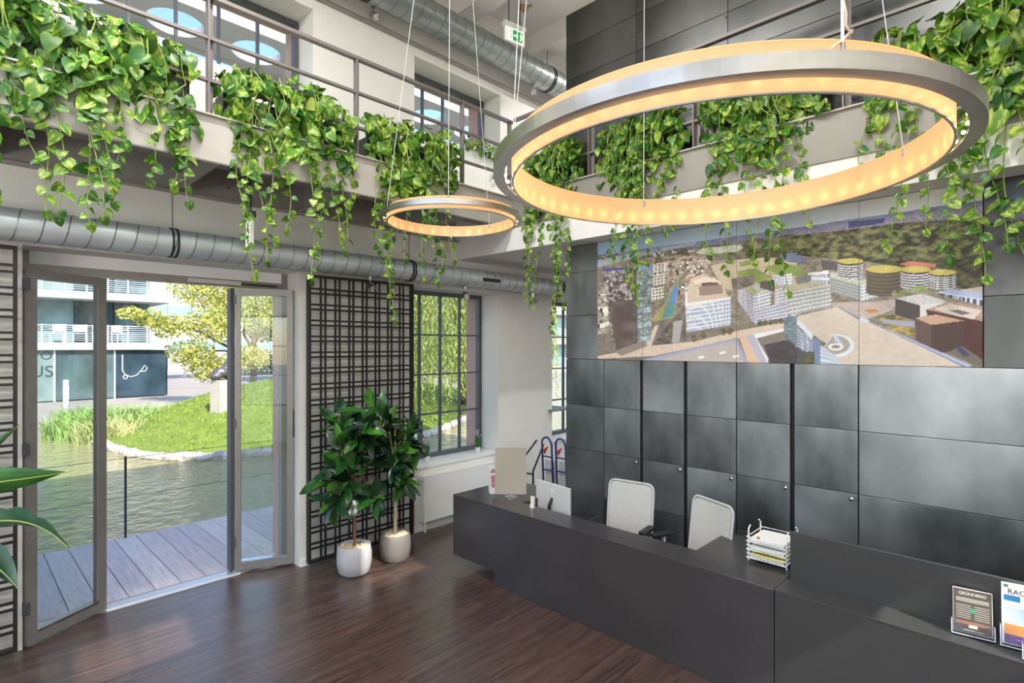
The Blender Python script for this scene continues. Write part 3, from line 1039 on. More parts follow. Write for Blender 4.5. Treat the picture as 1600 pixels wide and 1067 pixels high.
# long blocks in the middle
facade(B((0, 640), (235, 600), (240, 720), (0, 770)), (206, 208, 208), (140, 146, 148), 20, 6)
fill(B((0, 610), (170, 580), (235, 600), (0, 645)), (168, 166, 140), n_c, (190, 190, 170))
facade(B((110, 540), (225, 525), (228, 600), (118, 585)), (222, 226, 236), (150, 156, 176), 9, 2)
facade(B((0, 545), (28, 540), (28, 605), (0, 608)), (220, 224, 236), (150, 158, 180), 3, 4)
facade(B((40, 560), (130, 550), (130, 580), (50, 595)), (140, 140, 144), (112, 112, 118), 8, 3)
fill(B((230, 535), (300, 528), (495, 585), (400, 605), (232, 560)), (176, 180, 150), n_c, (206, 208, 200))
fill(B((235, 533), (310, 527), (440, 570), (395, 580)), (160, 168, 172))
facade(B((230, 560), (398, 605), (398, 690), (232, 640)), (178, 184, 182), (128, 136, 138), 14, 5)
facade(B((398, 605), (494, 585), (494, 665), (398, 692)), (214, 222, 224), (146, 160, 170), 8, 5)
facade(B((0, 435), (105, 455), (105, 490), (0, 478)), (126, 134, 160), (96, 104, 126), 8, 3)
facade(B((180, 465), (275, 480), (275, 525), (190, 520)), (104, 98, 100), (80, 76, 80), 10, 3)
# round car parks
for (cx, cyy, rx, ry, hh, dark) in ((340, 475, 70, 16, 80, False), (523, 518, 97, 22, 125, True), (690, 520, 82, 18, 90, False), (835, 535, 75, 17, 75, False)):
    top = [(cx + rx * math.cos(q), cyy + ry * math.sin(q)) for q in np.linspace(0, 2 * math.pi, 24, endpoint=False)]
    body = [(cx + rx * math.cos(q), cyy + ry * math.sin(q)) for q in np.linspace(math.pi, 2 * math.pi, 12)]
    body = [(cx - rx, cyy)] + [(cx + rx, cyy)] + [(cx + rx * math.cos(q), cyy + hh + ry * math.sin(q)) for q in np.linspace(0, math.pi, 12)]
    fill(B(*body), (96, 88, 76) if dark else (76, 74, 76))
    for k in range(6):
        z0 = cyy + 10 + (hh - 5) * k / 6
        band = [(cx + rx * math.cos(q), z0 + ry * math.sin(q)) for q in np.linspace(math.pi, 0, 12)] + [(cx + rx * math.cos(q), z0 + hh / 13 + ry * math.sin(q)) for q in np.linspace(0, math.pi, 12)]
        fill(B(*band), (116, 106, 90) if dark else (206, 206, 208))
    fill(B(*top), (178, 172, 92), n_c, (196, 186, 116))
fill(B((600, 490), (660, 475), (800, 490), (795, 510), (640, 500)), (190, 126, 112))
# street with shrubs
fill(B((230, 700), (500, 690), (1060, 610), (1060, 720), (820, 650), (640, 660), (560, 740), (420, 790), (250, 720)), (196, 184, 178), n_m, (172, 162, 154))
for x in (578, 612, 645):
    fill(B(*[(x + 17 * math.cos(q), 650 + 18 * math.sin(q)) for q in np.linspace(0, 6.28, 12)]), (110, 116, 76), n_f, (160, 164, 120))
fill(B((660, 620), (720, 600), (760, 630), (700, 645)), (130, 148, 92), n_f, (150, 166, 110))
fill(B((420, 735), (470, 730), (500, 745), (440, 755)), (190, 134, 88))
fill(B((480, 770), (600, 760), (690, 830), (690, 880), (560, 850), (500, 800)), (104, 96, 60), n_f, (186, 168, 104))
fill(B((500, 785), (690, 800), (690, 832), (520, 810)), (160, 162, 174))
# dark and brown blocks on the right
facade(B((815, 640), (1060, 665), (1060, 720), (815, 655)), (200, 206, 218), (80, 84, 98), 18, 1, 0.4, 0.4)
fill(B((815, 640), (880, 625), (1060, 650), (1060, 680)), (168, 180, 206))
fill(B((580, 675), (720, 650), (860, 690), (715, 715)), (176, 176, 176), n_c, (206, 206, 206))
fill(B((580, 675), (715, 712), (715, 800), (583, 765)), (84, 78, 76), n_c, (72, 68, 68))
fill(B((715, 712), (860, 690), (770, 740), (745, 770), (715, 775)), (206, 204, 204))
fill(B((745, 735), (880, 690), (1060, 730), (1060, 800), (770, 750)), (150, 118, 104), n_c, (190, 170, 160))
fill(B((790, 730), (880, 705), (1050, 740), (1000, 790), (900, 770)), (206, 196, 188))
fill(B((870, 740), (920, 735), (990, 755), (940, 765)), (112, 108, 110))
fill(B((745, 735), (1060, 800), (1060, 1010), (940, 960), (775, 960), (770, 810)), (96, 54, 46), n_c, (76, 44, 40))
fill(B((688, 780), (800, 762), (952, 795), (775, 818)), (196, 168, 146), n_c, (182, 154, 132))
fill(B((688, 780), (775, 818), (775, 965), (690, 905)), (100, 82, 76))
fill(B((775, 818), (952, 795), (950, 920), (860, 965), (775, 965)), (88, 64, 56), n_c, (76, 56, 50))
fill(B((860, 965), (940, 930), (1060, 1010), (1060, 1045), (1000, 1030)), (118, 108, 104))
fill(B((900, 930), (930, 930), (985, 980), (945, 990)), (70, 72, 96))
# big flat roof in the foreground
fill(B((40, 800), (60, 770), (265, 720), (400, 785), (960, 1040), (120, 1045), (230, 930)), (208, 198, 186), n_m, (194, 184, 172))
fill(B((265, 718), (280, 722), (400, 782), (385, 792)), (138, 146, 176))
fill(B((385, 790), (400, 775), (445, 795), (430, 810)), (196, 204, 220))
fill(B((440, 798), (470, 808), (1000, 1040), (950, 1042)), (176, 184, 206))
fill(B((440, 800), (450, 800), (965, 1042), (945, 1042)), (124, 136, 170))
facade(B((42, 830), (135, 895), (140, 985), (45, 935)), (198, 206, 222), (92, 96, 110), 3, 7, 0.15, 0.45)
fill(B((42, 800), (60, 790), (140, 870), (135, 900)), (206, 214, 228))
fill(B((0, 790), (42, 800), (45, 935), (120, 980), (150, 1030), (0, 1035)), (72, 76, 84), n_m, (100, 102, 108))
fill(B((135, 890), (178, 900), (180, 1030), (148, 1030)), (128, 142, 172))
ramp = [(262 + 100 * math.cos(q), 930 + 62 * math.sin(q)) for q in np.linspace(-1.7, 2.6, 20)]
fill(B(*ramp), (214, 218, 226))
fill(B(*[(258 + 80 * math.cos(q), 925 + 50 * math.sin(q)) for q in np.linspace(-1.7, 2.6, 20)]), (168, 160, 152))
fill(B(*[(262 + 42 * math.cos(q), 935 + 20 * math.sin(q)) for q in np.linspace(0, 6.28, 20)]), (226, 222, 220))
fill(B(*[(262 + 24 * math.cos(q), 935 + 10 * math.sin(q)) for q in np.linspace(0, 6.28, 20)]), (150, 142, 138))
fill(B((250, 870), (266, 872), (305, 930), (255, 905)), (190, 198, 220))
facade(B((178, 925), (265, 985), (300, 1035), (180, 1035)), (206, 214, 230), (172, 180, 200), 1, 6, 0.0, 0.5)
fill(B((100, 960), (150, 960), (150, 1030), (70, 1030)), (74, 76, 60), n_f, (110, 110, 84))
# near roof along the lower edge, left half
fill(A((280, 1005), (420, 975), (770, 890), (830, 1020), (280, 1012)), (190, 182, 176), n_c, (180, 172, 166))
fill(A((280, 1003), (770, 888), (775, 900), (330, 1008)), (160, 168, 190))
fill(A((765, 888), (780, 888), (840, 1020), (820, 1020)), (160, 166, 186))
fill(A((790, 880), (830, 876), (905, 1022), (840, 1020)), (206, 184, 164))
fill(A((830, 876), (870, 866), (945, 1025), (905, 1022)), (176, 178, 190))
fill(A((870, 866), (1040, 835), (1040, 850), (885, 890), (950, 1000), (945, 1025)), (220, 218, 222))
fill(A((925, 925), (1040, 900), (1101, 940), (1101, 1030), (960, 1025)), (66, 60, 62), n_m, (92, 86, 88))
fill(A((1030, 790), (1060, 765), (1101, 775), (1101, 930), (1035, 880)), (92, 106, 112), n_m, (140, 156, 164))
for x, y in ((700, 965), (585, 990), (770, 985)):
    fill(A((x - 15, y), (x + 18, y - 8), (x + 22, y + 4), (x - 12, y + 12)), (232, 232, 230))
for x in range(905, 1030, 28):
    fill(A(*[(x + 14 * math.cos(q), 808 - (x - 905) * 0.1 + 16 * math.sin(q)) for q in np.linspace(0, 6.28, 10)]), (82, 84, 60), n_f, (130, 128, 96))
for x, y in ((708, 855), (742, 850), (548, 890), (600, 870)):
    fill(A(*[(x + 16 * math.cos(q), y + 20 * math.sin(q)) for q in np.linspace(0, 6.28, 10)]), (92, 88, 66), n_f, (140, 132, 106))
img += (nrs.rand(NV, NU, 1) - 0.5) * 0.03 * (img.mean(2, keepdims=True) + 0.1)
img = np.clip(1.3 * img ** 1.17, 0.002, 0.92)

PRINT, nt_p, bs_p = node_mat('printed_city_picture')
at_p = nt_p.nodes.new('ShaderNodeAttribute')
at_p.attribute_name = 'print_color'
nt_p.links.new(at_p.outputs['Color'], bs_p.inputs['Base Color'])
bs_p.inputs['Roughness'].default_value = 0.42

mural = thing('wall_picture', 'wide printed aerial city picture on the dark steel wall', 'picture', ((MX0 + MX1) / 2, PY, MZ0))
cuts = [0] + [int(round((x - MX0) / (MX1 - MX0) * (NU - 1))) for x in (-2.803, -1.892, -0.989)] + [NU - 1]
for a, b in zip(cuts, cuts[1:]):
    xs = gx[a:b + 1].copy()
    xs[0] += 0.0016
    xs[-1] -= 0.0016
    nx = len(xs)
    V = np.zeros((NV, nx, 3))
    V[..., 0] = xs[None, :]
    V[..., 1] = PY - 0.004
    V[..., 2] = gz[:, None]
    idx = np.arange(NV * nx).reshape(NV, nx)
    Fq = np.stack([idx[:-1, :-1], idx[:-1, 1:], idx[1:, 1:], idx[1:, :-1]], -1).reshape(-1, 4)
    me = bpy.data.meshes.new('picture_panel')
    verts = V.reshape(-1, 3)
    bk = verts[[idx[0, 0], idx[0, -1], idx[-1, -1], idx[-1, 0]]].copy()
    bk[:, 1] = PY + 0.029
    n0 = len(verts)
    rim = [(idx[0, 0], n0, n0 + 1, idx[0, -1]), (idx[0, -1], n0 + 1, n0 + 2, idx[-1, -1]), (idx[-1, -1], n0 + 2, n0 + 3, idx[-1, 0]), (idx[-1, 0], n0 + 3, n0, idx[0, 0])]
    me.from_pydata(np.vstack([verts, bk]).tolist(), [], Fq.tolist() + [tuple(int(q) for q in r_) for r_ in rim])
    ca = me.color_attributes.new('print_color', 'FLOAT_COLOR', 'POINT')
    colr = np.ones((n0 + 4, 4), np.float32)
    colr[:n0, :3] = img[:, a:b + 1].reshape(-1, 3)
    colr[n0:, :3] = 0.05
    ca.data.foreach_set('color', colr.ravel())
    me.materials.append(PRINT)
    o = bpy.data.objects.new('picture_panel', me)
    COL.objects.link(o)
    o.parent = mural
    o.matrix_parent_inverse = world_of(mural).inverted()

# ------------------------------------------------------------------ reception desk
desk = thing('reception_desk', 'long anthracite reception desk with a floating end', 'desk', (-2.6, 3.8, 0))
DT = 0.72
MB().prism([(-4.205, 3.48, 0.132), (-3.62, 3.48, 0.132), (-3.62, 3.48, 0.0), (-1.176, 3.48, 0.0), (-1.176, 3.48, DT - 0.004), (-4.205, 3.48, DT - 0.004)], (0, 0.04, 0)).build('front_panel', DESK, desk, bevel=0.002)
box_obj('plinth_side', DESK, -3.62, -3.59, 3.52, 4.25, 0.0, 0.13, desk)
box_obj('end_panel', DESK, -4.205, -4.165, 3.52, 4.3, 0.132, DT - 0.004, desk, bevel=0.002)
box_obj('underside', DESK, -4.165, -3.59, 3.52, 4.3, 0.132, 0.15, desk)
# worktop in three boards: front ledge and two returns
box_obj('worktop_front', DESK, -4.205, -1.174, 3.478, 3.752, DT - 0.003, DT + 0.006, desk, bevel=0.003)
box_obj('worktop_return', DESK, -4.205, -3.515, 3.753, 4.305, DT - 0.003, DT + 0.006, desk)
box_obj('worktop_return', DESK, -1.80, -1.174, 3.753, 4.29, DT - 0.003, DT + 0.006, desk)
box_obj('return_side', DESK, -3.53, -3.515, 3.54, 4.3, 0.15, DT - 0.004, desk)
box_obj('return_side', DESK, -1.80, -1.785, 3.54, 4.285, 0.0, DT - 0.004, desk)
box_obj('ledge_back', DESK, -3.515, -1.80, 3.735, 3.75, 0.45, DT - 0.004, desk)
box_obj('lower_shelf', DESK_B, -3.51, -2.95, 3.752, 4.3, 0.5, 0.52, desk)
box_obj('shelf_leg', DESK_B, -2.97, -2.95, 3.752, 4.3, 0.0, 0.5, desk)

counter = thing('brochure_counter', 'raised anthracite counter joining the desk, with a narrow brochure ledge', 'counter', (0.1, 3.6, 0))
box_obj('front_panel', DESK_B, -1.172, EX - 0.05, 3.48, 3.52, 0.0, DT - 0.004, counter, bevel=0.002)
box_obj('ledge', DESK_B, -1.172, EX - 0.05, 3.478, 3.69, DT - 0.003, DT + 0.006, counter, bevel=0.0015)
box_obj('upstand', DESK_B, -1.15, EX - 0.05, 3.69, 3.71, 0.0, 1.03, counter, bevel=0.002)
box_obj('end_panel', DESK_B, -1.172, -1.152, 3.52, 3.69, 0.0, DT - 0.004, counter)
TOP = DT + 0.006

# sign board turned away on two thin legs
sg = thing('sign_board', 'plain beige sign board on a thin stand at the desk end', 'sign', (-3.72, 3.80, TOP))
BEIGE = M('beige_board', srgb(168, 158, 146), 0.55)
u = Vector((math.cos(R(44)), math.sin(R(44)), 0))
w_ = Vector((-u.y, u.x, 0))
c0 = Vector((-3.72, 3.80, 0))
MB().obox(c0 + Vector((0, 0, TOP + 0.255)), u * 0.152, w_ * 0.004, Vector((0, 0, 0.225))).build('board', BEIGE, sg)
for s in (-0.008, 0.008):
    MB().tube([c0 + u * s + w_ * 0.006 + Vector((0, 0, TOP + 0.008)), c0 + u * s + w_ * 0.006 + Vector((0, 0, TOP + 0.3))], 0.003, 6).build('stand_rod', CHROME, sg)
MB().lathe([(0.06, 0), (0.06, 0.006), (0.01, 0.01)], 20, (c0.x, c0.y, TOP)).build('stand_foot', CHROME, sg)

# small white brochure block at the desk end
bl = thing('leaflet_box', 'white leaflet box with red print leaning at the desk end', 'leaflet box', (-3.94, 3.80, TOP))
u2 = Vector((math.cos(R(70)), math.sin(R(70)), 0))
w2 = Vector((u2.y, -u2.x, 0))
cc = Vector((-3.94, 3.80, TOP))
lean = Vector((0, 0, 1)) - w2 * 0.18
MB().obox(cc + lean * 0.13, u2 * 0.055, w2 * 0.022, lean * 0.13).build('box_body', WHITE_PLASTIC, bl)
RED = M('red_print', srgb(186, 130, 126), 0.6)
for k, (a_, h_) in enumerate(((0.06, 0.02), (0.12, 0.035), (0.19, 0.012), (0.21, 0.006))):
    MB().obox(cc + lean * (a_ + 0.02) + w2 * 0.0225, u2 * (0.042 if k != 3 else 0.03), w2 * 0.0008, lean * h_).build('printed_block', RED, bl)

# monitor seen from behind
mo = thing('computer_monitor', 'white flat monitor seen from behind at the desk', 'monitor', (-3.3, 3.98, 0.52))
mu_ = Vector((0.99, -0.14, 0)).normalized()
mn = Vector((-mu_.y, mu_.x, 0)) * -1
mc = Vector((-3.31, 3.95, 0.77))
MB().obox(mc, mu_ * 0.235, mn * 0.012, Vector((0, 0, 0.135))).build('back_shell', GREY_PLASTIC, mo, bevel=0.006)
MB().obox(mc - mn * 0.014, mu_ * 0.225, mn * 0.002, Vector((0, 0, 0.125))).build('screen', BLACK_PLASTIC, mo)
MB().tube([mc + mn * 0.012, mc + mn * 0.05 - Vector((0, 0, 0.06)), mc + mn * 0.05 - Vector((0, 0, 0.22))], 0.014, 8).build('stand_arm', BLACK_PLASTIC, mo)
MB().obox(Vector((mc.x, mc.y, 0.527)), mu_ * 0.09, mn * 0.07, Vector((0, 0, 0.006))).build('stand_base', GREY_PLASTIC, mo)
MB().obox(mc + mn * 0.0135 + Vector((0, 0, 0.07)), mu_ * 0.012, mn * 0.001, Vector((0, 0, 0.012))).build('round_badge', WHITE_PLASTIC, mo)
ph = thing('white_card_holder', 'slim white upright card holder on the desk ledge before the monitor', 'card holder', (-3.33, 3.70, TOP))
box_obj('holder_body', M('cream_card', srgb(232, 226, 208), 0.5), -3.352, -3.312, 3.68, 3.70, TOP, TOP + 0.105, ph, bevel=0.003)
box_obj('holder_lip', WHITE_PLASTIC, -3.352, -3.312, 3.674, 3.679, TOP, TOP + 0.03, ph)

# letter tray
lt = thing('letter_tray', 'three tier white wire letter tray with papers on the desk', 'letter tray', (-1.33, 3.93, TOP))
tx0, tx1, ty0, ty1 = -1.46, -1.215, 3.80, 4.08
for k, z in enumerate((0.03, 0.085, 0.14)):
    z += TOP
    rim = [(tx0, ty0, z), (tx1, ty0, z), (tx1, ty1, z), (tx0, ty1, z)]
    MB().tube(rim, 0.0055, 6, closed=True).tube([(p[0], p[1], p[2] + 0.03) for p in rim], 0.004, 6, closed=True).build('wire_rim', WHITE_METAL, lt)
    mb = MB()
    for i in range(1, 10):
        x = tx0 + (tx1 - tx0) * i / 10
        mb.tube([(x, ty0, z), (x, ty1, z)], 0.002, 5)
    mb.build('wire_floor', WHITE_METAL, lt)
    for j in range(3 - k % 2):
        sh = MB().box(tx0 + 0.012 + 0.004 * j, tx1 - 0.012, ty0 + 0.012, ty1 - 0.016 - 0.006 * j, z + 0.004 + 0.006 * j, z + 0.009 + 0.006 * j)
        sh.build('paper_sheet', (PAPER, M('grey_print_paper', srgb(200, 204, 210), 0.6), M('yellow_paper', srgb(222, 214, 60), 0.6))[j if k == 0 else 0], lt)
box_obj('red_clip', M('red_clip', srgb(196, 40, 36), 0.4), -1.40, -1.385, 3.815, 3.83, TOP + 0.155, TOP + 0.175, lt)
for x in (tx0, tx1):
    for y in (ty0 + 0.03, ty1 - 0.03):
        MB().tube([(x, y, TOP), (x, y, TOP + 0.215), (x, y + (0.03 if y < 3.9 else -0.03), TOP + 0.235)], 0.005, 6).build('tray_post', WHITE_METAL, lt)

# leaflets in clear holders on the counter ledge
DARKCARD = M('brown_black_flyer', srgb(84, 74, 66), 0.5, var=0.25, vscale=12)


def holder(name, label, c, w, h, yaw, pocket, card, lines, title=None, title_size=0.02, title2=None):
    t = thing(name, label, 'leaflet holder', (c[0], c[1], TOP))
    m = Matrix.Translation((c[0], c[1], TOP)) @ Matrix.Rotation(yaw, 4, 'Z') @ Matrix.Rotation(R(-12), 4, 'X')
    m0 = Matrix.Translation((c[0], c[1], TOP)) @ Matrix.Rotation(yaw, 4, 'Z')

    def part(nm, mb, mat, par=None, mm=m):
        mb.v = [tuple(mm @ Vector(p)) for p in mb.v]
        return mb.build(nm, mat, par or t)
    part('holder_base', MB().box(-w / 2 - 0.006, w / 2 + 0.006, -0.03, 0.045, 0.0, 0.004), ACRYLIC, mm=m0)
    part('holder_back', MB().box(-w / 2 - 0.004, w / 2 + 0.004, 0.012, 0.015, 0.012, h * 0.6), ACRYLIC)
    part('holder_front', MB().box(-w / 2 - 0.006, -w / 4, -0.024, -0.021, 0.008, pocket).box(w / 4, w / 2 + 0.006, -0.024, -0.021, 0.008, pocket).box(-w / 4, w / 4, -0.024, -0.021, 0.008, pocket * 0.45), ACRYLIC)
    for s in (-1, 1):
        x = s * (w / 2 + 0.005)
        part('holder_side', MB().box(x - 0.0015, x + 0.0015, -0.024, 0.014, 0.008, pocket), ACRYLIC)
    for s in (-1, 1):
        x = s * (w / 2 + 0.006)
        part('holder_edge', MB().box(x - 0.002, x + 0.002, -0.026, -0.022, 0.004, pocket).box(x - 0.002, x + 0.002, -0.026, 0.016, pocket - 0.003, pocket), ACRYLIC_EDGE)
    part('holder_edge', MB().box(-w / 2 - 0.006, w / 2 + 0.006, -0.027, -0.022, 0.003, 0.007).box(-w / 4, w / 4, -0.026, -0.022, pocket * 0.45 - 0.002, pocket * 0.45), ACRYLIC_EDGE)
    fl = part('flyer', MB().box(-w / 2, w / 2, -0.008, 0.008, 0.014, h), PAPER)
    part('flyer_print', MB().box(-w / 2 + 0.002, w / 2 - 0.002, -0.0092, -0.0082, 0.016, h - 0.002), card, fl)
    y = -0.0096
    for (x0, x1, z0, z1, mat) in lines:
        part('printed_line', MB().box(x0 * w, x1 * w, y - 0.0004, y, z0 * h, z1 * h), mat, fl)
    for txt, sz, zz, mat, xx in [q for q in (title, title2) if q]:
        text_piece('lettering', txt, sz, mat, m @ Matrix.Translation((xx * w, y - 0.0004, zz * h)) @ Matrix.Rotation(R(90), 4, 'X'), fl, align='CENTER')
    return t


PALE = M('pale_print', srgb(226, 222, 214), 0.6)
PINKISH = M('rust_print', srgb(150, 104, 88), 0.6)
BLUEP = M('blue_print', srgb(40, 130, 190), 0.5)
SKYP = M('sky_print', srgb(190, 210, 226), 0.5)
ORANGEP = M('orange_print', srgb(226, 140, 70), 0.5)
PURPLEP = M('purple_print', srgb(92, 60, 120), 0.5)
GREENP = M('green_print', srgb(60, 150, 110), 0.5)
INK = M('black_ink', srgb(30, 30, 32), 0.5)
lines = []
for k in range(3):
    lines.append((-0.42, 0.42, 0.79 - k * 0.03, 0.80 - k * 0.03, PALE))
for k in range(7):
    lines += [(-0.42, -0.05, 0.64 - k * 0.045, 0.648 - k * 0.045, PALE), (0.05, 0.42, 0.64 - k * 0.045, 0.648 - k * 0.045, PALE)]
lines += [(-0.45, 0.45, 0.24, 0.31, PINKISH), (-0.1, 0.12, 0.18, 0.26, PALE), (-0.06, 0.06, 0.5, 0.6, GREENP)]
holder('leaflet_holder', 'clear holder with a dark printed flyer on the counter ledge', (-0.262, 3.612), 0.155, 0.225, R(8), 0.07, DARKCARD, lines, ('GRÜNDERIO', 0.019, 0.87, PALE, 0))
holder('leaflet_holder', 'tall clear magazine holder with a blue titled cover by the flyer', (-0.045, 3.625), 0.215, 0.30, R(6), 0.1, PAPER,
       [(-0.46, -0.1, 0.06, 0.2, PURPLEP), (-0.46, -0.1, 0.2, 0.36, ORANGEP), (-0.46, -0.1, 0.36, 0.62, SKYP), (-0.46, -0.18, 0.72, 0.81, BLUEP), (-0.46, -0.38, 0.93, 0.97, GREENP)],
       ('RACE', 0.034, 0.83, INK, -0.2), ('ELE', 0.03, 0.725, PALE, -0.33))
holder('leaflet_holder', 'clear holder with a pale lined leaflet at the counter edge', (0.03, 3.53), 0.2, 0.21, R(4), 0.07, PAPER,
       [(-0.4, 0.3, 0.5 + k * 0.06, 0.515 + k * 0.06, INK) for k in range(6)])

# ------------------------------------------------------------------ office chairs
MESH = M('grey_mesh_fabric', srgb(196, 194, 190), 0.7, var=0.06, vscale=60)


def office_chair(label, loc, rz):
    t = thing('office_chair', label, 'chair', loc, rz, 'office chairs behind the desk')

    def rr(w, h, r, n=5):
        pts = []
        for cx_, cz_, q0 in ((w / 2 - r, h / 2 - r, 0), (-w / 2 + r, h / 2 - r, 90), (-w / 2 + r, -h / 2 + r, 180), (w / 2 - r, -h / 2 + r, 270)):
            for k in range(n + 1):
                q = R(q0 + 90 * k / n)
                pts.append((cx_ + r * math.cos(q), cz_ + r * math.sin(q)))
        return pts
    lean = lambda x, z: (x, 0.21 + 0.12 * (z - 0.5) - 0.25 * x * x * 0 + 0.0, z)
    out = rr(0.43, 0.5, 0.06)
    inn = rr(0.405, 0.475, 0.05)
    b = MB().prism([lean(x, 0.71 + z) for x, z in inn], (0, 0.01, 0))
    bk = b.build('backrest', MESH, t, local=True)
    MB().tube([Vector(lean(x, 0.71 + z)) + Vector((0, 0.005, 0)) for x, z in out], 0.011, 6, closed=True).build('back_frame', GREY_PLASTIC, bk, local=True, smooth=True)
    b = MB().obox((0, 0.245, 0.60), (0.13, 0, 0), (0, 0.008, 0), (0, 0, 0.055)).build('lumbar_pad', GREY_PLASTIC, bk, local=True, bevel=0.01)
    MB().tube([(0, 0.26, 0.62), (0, 0.24, 0.45), (0, 0.08, 0.4)], 0.025, 8).build('back_support', GREY_PLASTIC, t, local=True)
    MB().prism([(x, z - 0.02, 0.43) for x, z in rr(0.46, 0.44, 0.08)], (0, 0, 0.05)).build('seat', M('dark_seat_fabric', srgb(52, 52, 54), 0.8), t, local=True, bevel=0.012)
    for s in (-1, 1):
        MB().tube([(s * 0.2, 0.0, 0.42), (s * 0.27, 0.0, 0.44), (s * 0.27, 0.0, 0.63)], 0.016, 8).build('arm_post', WHITE_PLASTIC, t, local=True)
        MB().obox((s * 0.27, -0.02, 0.65), (0.035, 0, 0), (0, 0.11, 0), (0, 0, 0.014)).build('armrest', BLACK_PLASTIC, t, local=True, bevel=0.01)
    MB().tube([(0, 0, 0.1), (0, 0, 0.41)], 0.025, 10).build('gas_column', CHROME, t, local=True)
    for k in range(5):
        q = R(72 * k + 20)
        e = Vector((0.27 * math.cos(q), 0.27 * math.sin(q), 0.075))
        MB().tube([(0, 0, 0.11), e], [0.026, 0.014], 6).build('base_spoke', GREY_PLASTIC, t, local=True)
        MB().lathe([(0.02, -0.012), (0.027, -0.006), (0.027, 0.006), (0.02, 0.012)], 12).build('caster', BLACK_PLASTIC, t, local=True).matrix_basis = Matrix.Translation((e.x, e.y, 0.027)) @ Matrix.Rotation(q, 4, 'Z') @ Matrix.Rotation(R(90), 4, 'X')
    return t


office_chair('grey mesh office chair behind the desk nearer the monitor', (-2.66, 4.06, 0), R(8))
office_chair('grey mesh office chair behind the desk nearer the letter tray', (-2.0, 4.0, 0), R(-22))

# ------------------------------------------------------------------ radiator, trolleys, items in the far corner
ra = thing('radiator', 'white panel radiator under the small paned window', 'radiator', (-5.24, 4.4, 0.12))
box_obj('front_panel', WHITE_METAL, -5.205, -5.19, 3.87, 5.05, 0.13, 0.66, ra, bevel=0.004)
box_obj('back_panel', WHITE_METAL, -5.275, -5.262, 3.87, 5.05, 0.14, 0.65, ra)
box_obj('top_grille', WHITE_METAL, -5.28, -5.19, 3.865, 5.055, 0.655, 0.67, ra)
for y in (3.862, 5.046):
    box_obj('side_cover', WHITE_METAL, -5.28, -5.195, y, y + 0.01, 0.13, 0.665, ra)
for y in (4.0, 4.9):
    box_obj('wall_bracket', WHITE_METAL, -5.298, -5.27, y, y + 0.03, 0.2, 0.6, ra)
MB().tube([(-5.23, 3.90, 0.0), (-5.23, 3.90, 0.15)], 0.012, 8).build('pipe', WHITE_METAL, ra)
MB().tube([(-5.23, 3.855, 0.62), (-5.23, 3.83, 0.62)], 0.022, 10).build('valve', GREY_PLASTIC, ra)

BLUE = M('blue_enamel', srgb(38, 66, 128), 0.4)
REDG = M('red_grip', srgb(210, 62, 48), 0.5)
for k, (x, y, lab) in enumerate(((-4.87, 5.72, 'blue tubular hand trolley standing in the corner, the nearer one'), (-4.66, 5.76, 'blue tubular hand trolley half hidden behind the steel wall'))):
    t = thing('hand_trolley', lab, 'trolley', (x, y, 0), group='blue hand trolleys')
    for_w = 0.085
    ar = [(x - for_w, y, 0.08), (x - for_w, y - 0.04, 0.85)] + [(x - for_w * math.cos(q), y - 0.05, 0.85 + 0.1 * math.sin(q)) for q in np.linspace(0.4, 2.7, 7)] + [(x + for_w, y - 0.04, 0.85), (x + for_w, y, 0.08)]
    MB().tube(ar, 0.014, 8).build('tube_frame', BLUE, t, smooth=True)
    for z in (0.25, 0.5, 0.68):
        MB().tube([(x - for_w, y - 0.02, z), (x + for_w, y - 0.02, z)], 0.01, 6).build('cross_bar', BLUE, t)
    box_obj('toe_plate', BLUE, x - 0.1, x + 0.1, y - 0.2, y, 0.03, 0.04, t)
    MB().prism([(x - 0.05, y - 0.06, 0.78), (x + 0.03, y - 0.06, 0.83), (x - 0.03, y - 0.06, 0.72)], (0, 0.02, 0)).build('warning_flag', REDG, t)
    box_obj('load_panel', GREY_PLASTIC, x - 0.08, x + 0.08, y + 0.02, y + 0.05, 0.08, 0.62, t)
    for s in (-1, 1):
        MB().lathe([(0.03, -0.02), (0.08, -0.015), (0.08, 0.015), (0.03, 0.02)], 16).build('wheel', BLACK_RUBBER, t).matrix_basis = Matrix.Translation((x + s * 0.12, y + 0.07, 0.08)) @ Matrix.Rotation(R(90), 4, 'Y')
cr = thing('coat_frame', 'bent black tubular frame standing by the blue trolleys', 'frame', (-5.0, 5.3, 0))
MB().tube([(-5.05, 5.33, 0.0), (-5.05, 5.33, 0.62), (-5.0, 5.62, 0.9)], 0.013, 8).build('bent_post', BLACK_PLASTIC, cr, smooth=True)
MB().tube([(-4.96, 5.5, 0.0), (-4.96, 5.5, 0.5), (-4.86, 5.6, 0.86)], 0.013, 8).build('bent_post', BLACK_PLASTIC, cr, smooth=True)
MB().tube([(-5.05, 5.33, 0.5), (-4.96, 5.5, 0.46)], 0.012, 8).build('cross_bar', BLACK_PLASTIC, cr)
MB().tube([(-5.1, 5.24, 0.5), (-4.98, 5.44, 0.45)], 0.014, 8).build('wooden_arm', M('pale_wood', srgb(206, 190, 168), 0.5), cr)
sf = tag(box_obj('window_shelf', M('grey_shelf', srgb(120, 126, 136), 0.4), -5.6, -5.2, 6.22, 6.7, 1.22, 1.245), 'grey shelf board across the window behind the steel wall', 'shelf')


